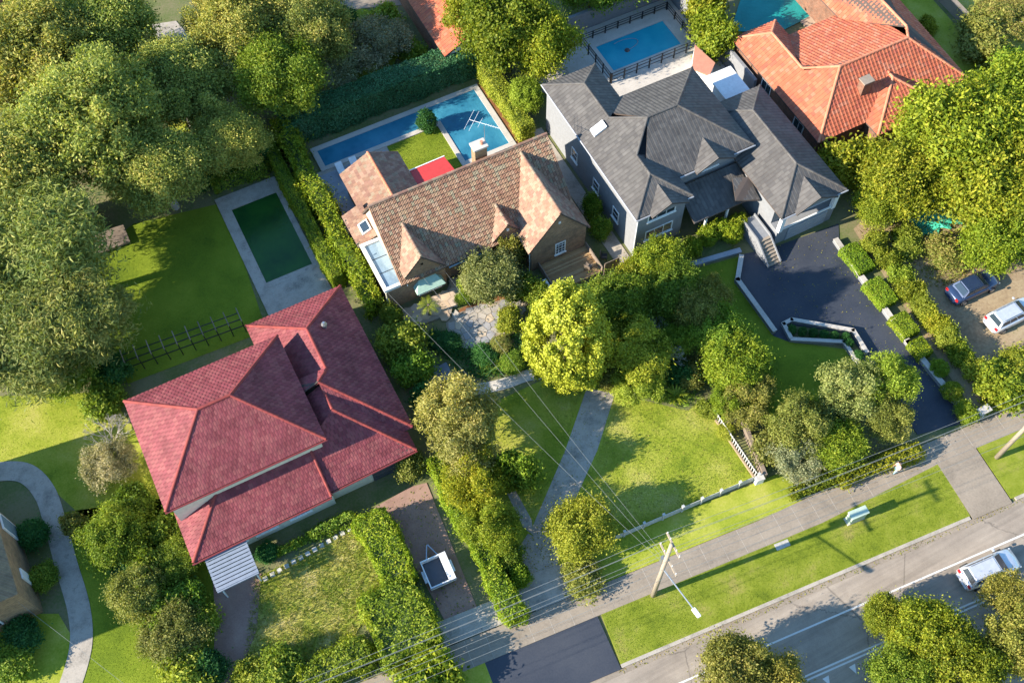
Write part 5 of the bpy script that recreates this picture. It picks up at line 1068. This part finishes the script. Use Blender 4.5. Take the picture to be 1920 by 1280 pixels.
def hedge(x0, x1, y0, y1, h, leaf, label, n=0, size=.075, rz=0, rough=.12, seed=0, grp=None, core=True, name='hedge'):
    rng = np.random.default_rng(seed+int(abs(x0*7+y0*13))); lx, ly = x1-x0, y1-y0; A = np.array([lx*ly, lx*h, lx*h, ly*h, ly*h]); n = n or int(A.sum()*360*(.075/size)**2*.8)
    f = rng.choice(5, n, p=A/A.sum()); u, v = rng.random(n), rng.random(n); P = np.zeros((n, 3)); Nn = np.zeros((n, 3))
    tp = f == 0; P[tp] = np.stack([(u[tp]-.5)*lx, (v[tp]-.5)*ly, np.full(tp.sum(), h)], 1); Nn[tp] = (0, 0, 1)
    for k, s in ((1, -1), (2, 1)): m = f == k; P[m] = np.stack([(u[m]-.5)*lx, np.full(m.sum(), s*ly/2), v[m]*h], 1); Nn[m] = (0, s, 0)
    for k, s in ((3, -1), (4, 1)): m = f == k; P[m] = np.stack([np.full(m.sum(), s*lx/2), (u[m]-.5)*ly, v[m]*h], 1); Nn[m] = (s, 0, 0)
    w_ = np.sin(P[:, 0]*3.1+seed)*np.cos(P[:, 1]*2.7)+.6*np.sin(P[:, 1]*5.3+P[:, 2]*4+1.7)*np.cos(P[:, 0]*6.1)
    cr = np.maximum(0, np.abs(P[:, 0])/(lx/2)-.75)*np.maximum(0, P[:, 2]/h-.75)*4+np.maximum(0, np.abs(P[:, 1])/(ly/2)-.9)*np.maximum(0, P[:, 2]/h-.75)*6
    P += Nn*(rough*(w_*.55-.25)+rng.normal(size=n)*rough*.45+np.where(rng.random(n) < .05, rng.uniform(0, 2.2, n), 0)*rough+.9*rough*np.sin(P[:, 0]*.9+P[:, 1]*.83+seed)-np.minimum(cr, 1)*.25)[:, None]; P[:, 2] = np.maximum(P[:, 2], .02)
    Nn = Nn+rng.normal(size=P.shape)*.55+np.array([0, 0, .2]); Nn /= np.linalg.norm(Nn, axis=1, keepdims=True)
    t = thing(name, ((x0+x1)/2, (y0+y1)/2, 0), label, 'hedge', grp); t.rotation_euler = (0, 0, rz)
    o = bpy.data.objects.new('foliage', leaves('foliage', P, Nn, size*rng.uniform(.6, 1.35, n), rng, [leaf])); col.objects.link(o); o.parent = t
    k = .16+rough*.6; b = MB().box(-lx/2+k, lx/2-k, -ly/2+k, ly/2-k, 0, h-k).build('light_block_core', 'hedge_core'); b.parent = t  # solid dark box added inside the leaves to block light
    return t
hedge(10.2, 28.6, 64.0, 66.2, 3.0, 'leaf_yew', 'tall dark clipped hedge across the rear of the pool', size=.085)
hedge(28.55, 29.9, 55.3, 64.6, 2.1, 'leaf_lime', 'sunlit yellow-green hedge along the right side of the pool', size=.08)
hedge(9.35, 10.9, 44.8, 65.5, 2.5, 'leaf_hedge', 'loose sunlit hedge along the left side of the brick house', size=.11, rough=.4)
hedge(7.95, 9.0, 48.6, 64.5, 2.0, 'leaf_hedge', 'smooth clipped hedge between the green-water pool and the lot', size=.07)
c = g(425, 290, 2.4); hedge(c.x-3.6, c.x+3.4, c.y-.8, c.y+1.2, 4.0, 'leaf_deep', 'tall dark hedge block behind the green-water pool', size=.09)
c = g(445, 325, 1); hedge(c.x-2.4, c.x+2.4, c.y-.6, c.y+.5, 1.5, 'leaf_green', 'low leafy hedge at the head of the green-water pool', size=.1, rough=.3)
hedge(8.05, 9.45, 17.6, 31.0, 2.0, 'leaf_hedge', 'long bright clipped hedge beside the brick driveway', size=.085, rough=.2)
c = g(722, 1030, 1.2); hedge(c.x-1.2, c.x+1.25, c.y-2.9, c.y+2.8, 1.9, 'leaf_hedge', 'bright hedge running from the house towards the trailer', size=.085, rough=.22)
c = g(762, 1165, 1.2); hedge(c.x-2.5, c.x+1.6, c.y-2.4, c.y+2.6, 2.0, 'leaf_bright', 'broad bulging hedge block at the street by the brick driveway', size=.09, rough=.3)
c = g(640, 1240, 1); hedge(c.x-3.0, c.x+2.0, c.y-1.1, c.y+.9, 1.7, 'leaf_bright', 'hedge along the footpath below the dry lawn', size=.09, rough=.3)
c = g(592, 1000, .5); hedge(c.x-3.0, c.x+3.0, c.y-.35, c.y+.35, .7, 'leaf_green', 'low flowering border in front of the red-roofed house', size=.09, rough=.25)
for X, Y, lx, ly, wd in ((1609, 482, 1.6, 2.7, 'longest'), (1652, 546, 1.6, 2.5, 'second longest'), (1697, 607, 1.5, 2.0, 'second smallest'), (1727, 650, 1.3, 1.5, 'smallest')):
    c = g(X, Y, .9); hedge(c.x-lx/2, c.x+lx/2, c.y-ly/2, c.y+ly/2, .95, 'leaf_hedge', f'{wd} of the square clipped box hedges behind the driveway wall', size=.06, rough=.06, grp='square box hedges', name='box_hedge')
for i in range(9):
    a, b = g(1628, 440, .8), g(1838, 705, .8); c = a.lerp(b, (i+.5)/9); plant('shrub', 'leaf_bright' if i % 2 else 'leaf_lime', 1628+210*(i+.5)/9, 440+265*(i+.5)/9, 1.15, 1.8, 'feathery light green bush in the row between driveway and yard', 'shrub', 'feathery bushes along the yard', 'shrub')
c = g(1655, 868, .7); hedge(c.x-3.6, c.x+3.2, c.y-.55, c.y+.5, 1.1, 'leaf_yellow', 'golden yellow hedge along the footpath', size=.09, rz=sa, rough=.25)
c = g(1535, 905, .5); hedge(c.x-2.4, c.x+2.2, c.y-.5, c.y+.5, .9, 'leaf_bright', 'low green hedge along the footpath below the olive trees', size=.09, rz=sa, rough=.25)
c = g(1870, 760, .5); hedge(c.x-2.2, c.x+2.4, c.y-.4, c.y+.4, .9, 'leaf_bright', 'green hedge beside the white gate pier', size=.09, rz=sa, rough=.25)
# fern, palm and agaves: arching fronds from one crown
def fronds(n, L_, wid, rise, droop, rng, seg=6, leaflets=True):
    mb = MB()
    for i in range(n):
        a = 2*math.pi*i/n+rng.uniform(-.2, .2); l = L_*rng.uniform(.8, 1.1); dr = Vector((math.cos(a), math.sin(a), 0)); sd = Vector((-math.sin(a), math.cos(a), 0)); pt = []
        rs = rise*rng.uniform(.6, 1.3)
        for k in range(seg+1): t = k/seg; pt.append(dr*l*t*(1-.15*t)+Vector((0, 0, rs*t-droop*t*t)))
        for k in range(seg):
            w0, w1 = (wid*math.sin(math.pi*(.12+.88*x/seg)) for x in (k, k+1))
            if leaflets:
                for s in (-1, 1):
                    for q in range(3): b = pt[k].lerp(pt[k+1], q/3); mb.face([b, b+(pt[k+1]-pt[k])*.25, b+sd*s*w0+dr*.12*l-Vector((0, 0, .05))])
            else: mb.face([pt[k]-sd*w0, pt[k]+sd*w0, pt[k+1]+sd*w1, pt[k+1]-sd*w1])
    return mb
def frondplant(name, X, Y, h, n, L_, wid, rise, droop, leaf, label, cat, leaflets=True, seed=1, tr_=.12):
    c = g(X, Y, h); t = thing(name, (c.x, c.y, 0), label, cat); rng = np.random.default_rng(seed)
    if h > .3: o = MB().tube((0, 0, 0), (0, 0, h+.05), tr_, tr_*.85, 9).build('trunk', 'bark'); o.parent = t
    mb = fronds(n, L_, wid, rise, droop, rng, leaflets=leaflets); mb.v = [(x, y, z+h) for x, y, z in mb.v]
    me = mb.mesh('fronds'); me.materials.append(MATS[leaf]); o = bpy.data.objects.new('fronds', me); col.objects.link(o); o.parent = t
frondplant('tree_fern', 803, 572, 1.7, 14, 1.15, .24, .5, .6, 'leaf_lime', 'small bright tree fern standing by the sandstone patio', 'tree fern')
frondplant('agave', 1266, 742, .1, 26, 1.25, .07, .9, .35, 'leaf_lime', 'spiky yellow-green agave in the right garden bed', 'agave', False, 3)
frondplant('agave', 1238, 748, .1, 20, .8, .06, .6, .3, 'leaf_green', 'smaller green agave next to the large spiky one', 'agave', False, 4)
frondplant('palm_tree', 340, 150, 6.5, 16, 1.9, .35, .8, 1.5, 'leaf_deep', 'thin palm with a long pale trunk beside the pale-roofed shed', 'palm', True, 5, .1)
# ------------------------------------------------------------------ grass and low growth nobody could count
def tufts(P, dens, hh, wid, mat, label, name='grass', seed=0, z=.03, lean=.6, avoid=()):
    rng = np.random.default_rng(seed); x0, x1, y0, y1 = min(p.x for p in P), max(p.x for p in P), min(p.y for p in P), max(p.y for p in P)
    n = int((x1-x0)*(y1-y0)*dens); X, Y = rng.uniform(x0, x1, n), rng.uniform(y0, y1, n)
    def ins(Q):
        c = np.zeros(n, bool)
        for i in range(len(Q)):
            a, b = Q[i], Q[i-1]
            if a.y != b.y: c ^= ((a.y > Y) != (b.y > Y)) & (X < (b.x-a.x)*(Y-a.y)/(b.y-a.y)+a.x)
        return c
    k = ins(P)
    for q in avoid: k &= ~ins(q)
    X, Y = X[k], Y[k]; n = len(X); a = rng.uniform(0, 6.28, n); b = rng.uniform(0, 6.28, n); h = hh*rng.uniform(.5, 1.3, n); w_ = wid*rng.uniform(.6, 1.3, n); B = np.stack([X, Y, np.full(n, z)], 1)
    s = np.stack([np.cos(a)*w_, np.sin(a)*w_, 0*a], 1); t = np.stack([np.cos(b)*h*lean, np.sin(b)*h*lean, h], 1)
    v = np.stack([B-s, B+s, B+t], 1).reshape(-1, 3); me = bpy.data.meshes.new(name); me.vertices.add(3*n); me.vertices.foreach_set('co', v.astype(np.float32).ravel()); me.loops.add(3*n); me.loops.foreach_set('vertex_index', np.arange(3*n, dtype=np.int32)); me.polygons.add(n); me.polygons.foreach_set('loop_start', np.arange(0, 3*n, 3, dtype=np.int32)); me.update(calc_edges=True)
    me.materials.append(MATS[mat]); return tag(link_obj(name, me), label, 'grass' if name == 'grass' else 'plants', kind='stuff')
DRV = px((1095, 722), (1158, 735), (1125, 844), (1088, 926), (1066, 985), (1044, 1086), (975, 1115), (950, 1050), (945, 922), (970, 916), (998, 980), (1056, 844))
tufts(rect(9.7, 29.2, 19.5, 33.2), 338, .032, .022, 'grass_blade', 'short mown grass of the sunlit front lawn', seed=1, avoid=[DRV, px((860, 735), (1030, 690), (1030, 650), (780, 600))])
tufts(rect(18, 22.8, 54, 60.4), 338, .032, .022, 'grass_blade', 'short grass of the small lawn by the pool', seed=2, z=.05)
tufts([st(-4.6, .05), st(23.1, .05), st(23.2, 4.2), st(13, 3.55), st(-4.5, 3.55)], 195, .032, .022, 'grass_blade', 'short grass of the roadside verge', seed=3, z=.1)
tufts(px((478, 1085), (690, 980), (735, 1090), (640, 1225), (455, 1265)), 120, .28, .03, 'grass_dry', 'long dry grass in front of the red-roofed house', seed=4, lean=1.)
tufts(px((800, 625), (838, 620), (868, 655), (915, 645), (975, 620), (1000, 690), (950, 700), (880, 716), (850, 690)), 70, .5, .05, 'leaf_deep', 'dense strappy ground cover in the bed below the flagstones', 'ground_cover', 5, lean=1.1)
tufts(px((900, 690), (985, 650), (1000, 692), (950, 704), (900, 716)), 26, .6, .05, 'leaf_green', 'brighter strappy leaves at the edge of the lower bed', 'ground_cover', 6, lean=1.1)
tufts(px((1130, 560), (1170, 560), (1310, 745), (1280, 765), (1170, 735), (1125, 640)), 60, .4, .05, 'leaf_green', 'mixed ground cover under the right garden trees', 'ground_cover', 7, lean=1.)
tufts(px((1610, 440), (1720, 340), (1950, 320), (1950, 500), (1760, 540), (1700, 530)), 40, .35, .05, 'leaf_dry', 'dry weeds on the bare yard', 'ground_cover', 8, lean=1.)
tufts(px((150, 500), (250, 420), (420, 380), (440, 440), (500, 620), (240, 720)), 117, .032, .022, 'grass_blade', 'short grass of the shaded back lawn', seed=9)
tufts(px((-40, 745), (200, 735), (250, 800), (330, 980), (200, 1010), (80, 900), (-40, 860)), 100, .032, .022, 'grass_blade', 'grass of the lawn below the cedars', seed=10)
tufts(px((165, 1280), (165, 1130), (140, 1040), (330, 1000), (400, 1060), (410, 1280)), 117, .032, .022, 'grass_blade', 'grass of the bright lawn beside the curved path', seed=11)

def litter(P, n, mat, label, z, seed, size=.07):
    rng = np.random.default_rng(seed); pts = []; rnd = random.Random(seed); x0, x1, y0, y1 = min(p.x for p in P), max(p.x for p in P), min(p.y for p in P), max(p.y for p in P)
    while len(pts) < n:
        q = V((rnd.uniform(x0, x1), rnd.uniform(y0, y1), 0))
        if inside(q, P): pts.append((q.x, q.y, z))
    nr = rng.normal(size=(n, 3))*.3+np.array([0, 0, 1]); nr /= np.linalg.norm(nr, axis=1, keepdims=True)
    return tag(link_obj('fallen_leaves', leaves('fallen_leaves', np.array(pts), nr, size*rng.uniform(.5, 1.4, n), rng, [mat])), label, 'leaves', kind='stuff')
litter(px((962, 1055), (1000, 1000), (1045, 960), (1040, 1080), (975, 1110)), 260, 'leaf_dry', 'fallen leaves and petals on the front driveway pad', .07, 1)
litter(px((705, 955), (795, 910), (900, 1160), (850, 1185)), 300, 'leaf_dry', 'fallen leaves on the brick driveway', .07, 2)
litter(stq(-5, 60, -.6, -.27), 900, 'leaf_dry', 'fallen leaves along the street gutter', .045, 3, .06)
litter(px((1400, 480), (1560, 430), (1700, 640), (1780, 740), (1620, 665), (1590, 610), (1480, 600)), 350, 'leaf_dry', 'scattered leaves on the dark driveway', .07, 4, .055)
litter(px((2, 1000), (1030, 700), (1300, 760), (1400, 880), (1180, 1000), (1000, 980))[1:], 1400, 'leaf_dry', 'dry leaves scattered over the front lawn', .07, 5, .05)
pc = thing('pool_cleaner', (42.4, 60.4, .14), 'dark pool cleaner and its floating hose in the turquoise pool', 'pool cleaner')
MB().tube((42.4, 60.4, .12), (42.4, 60.4, .3), .28, .16, 10).build('body', 'trim_dark', pc)
hz = MB(); hp = [V((42.4+1.5*math.sin(t_*.33), 60.4+1.1*(1-math.cos(t_*.33))*.6, .17)) for t_ in range(12)]
for p_, q_ in zip(hp, hp[1:]): hz.tube(p_, q_, .035)
hz.build('hose', 'gutter_blue', pc)
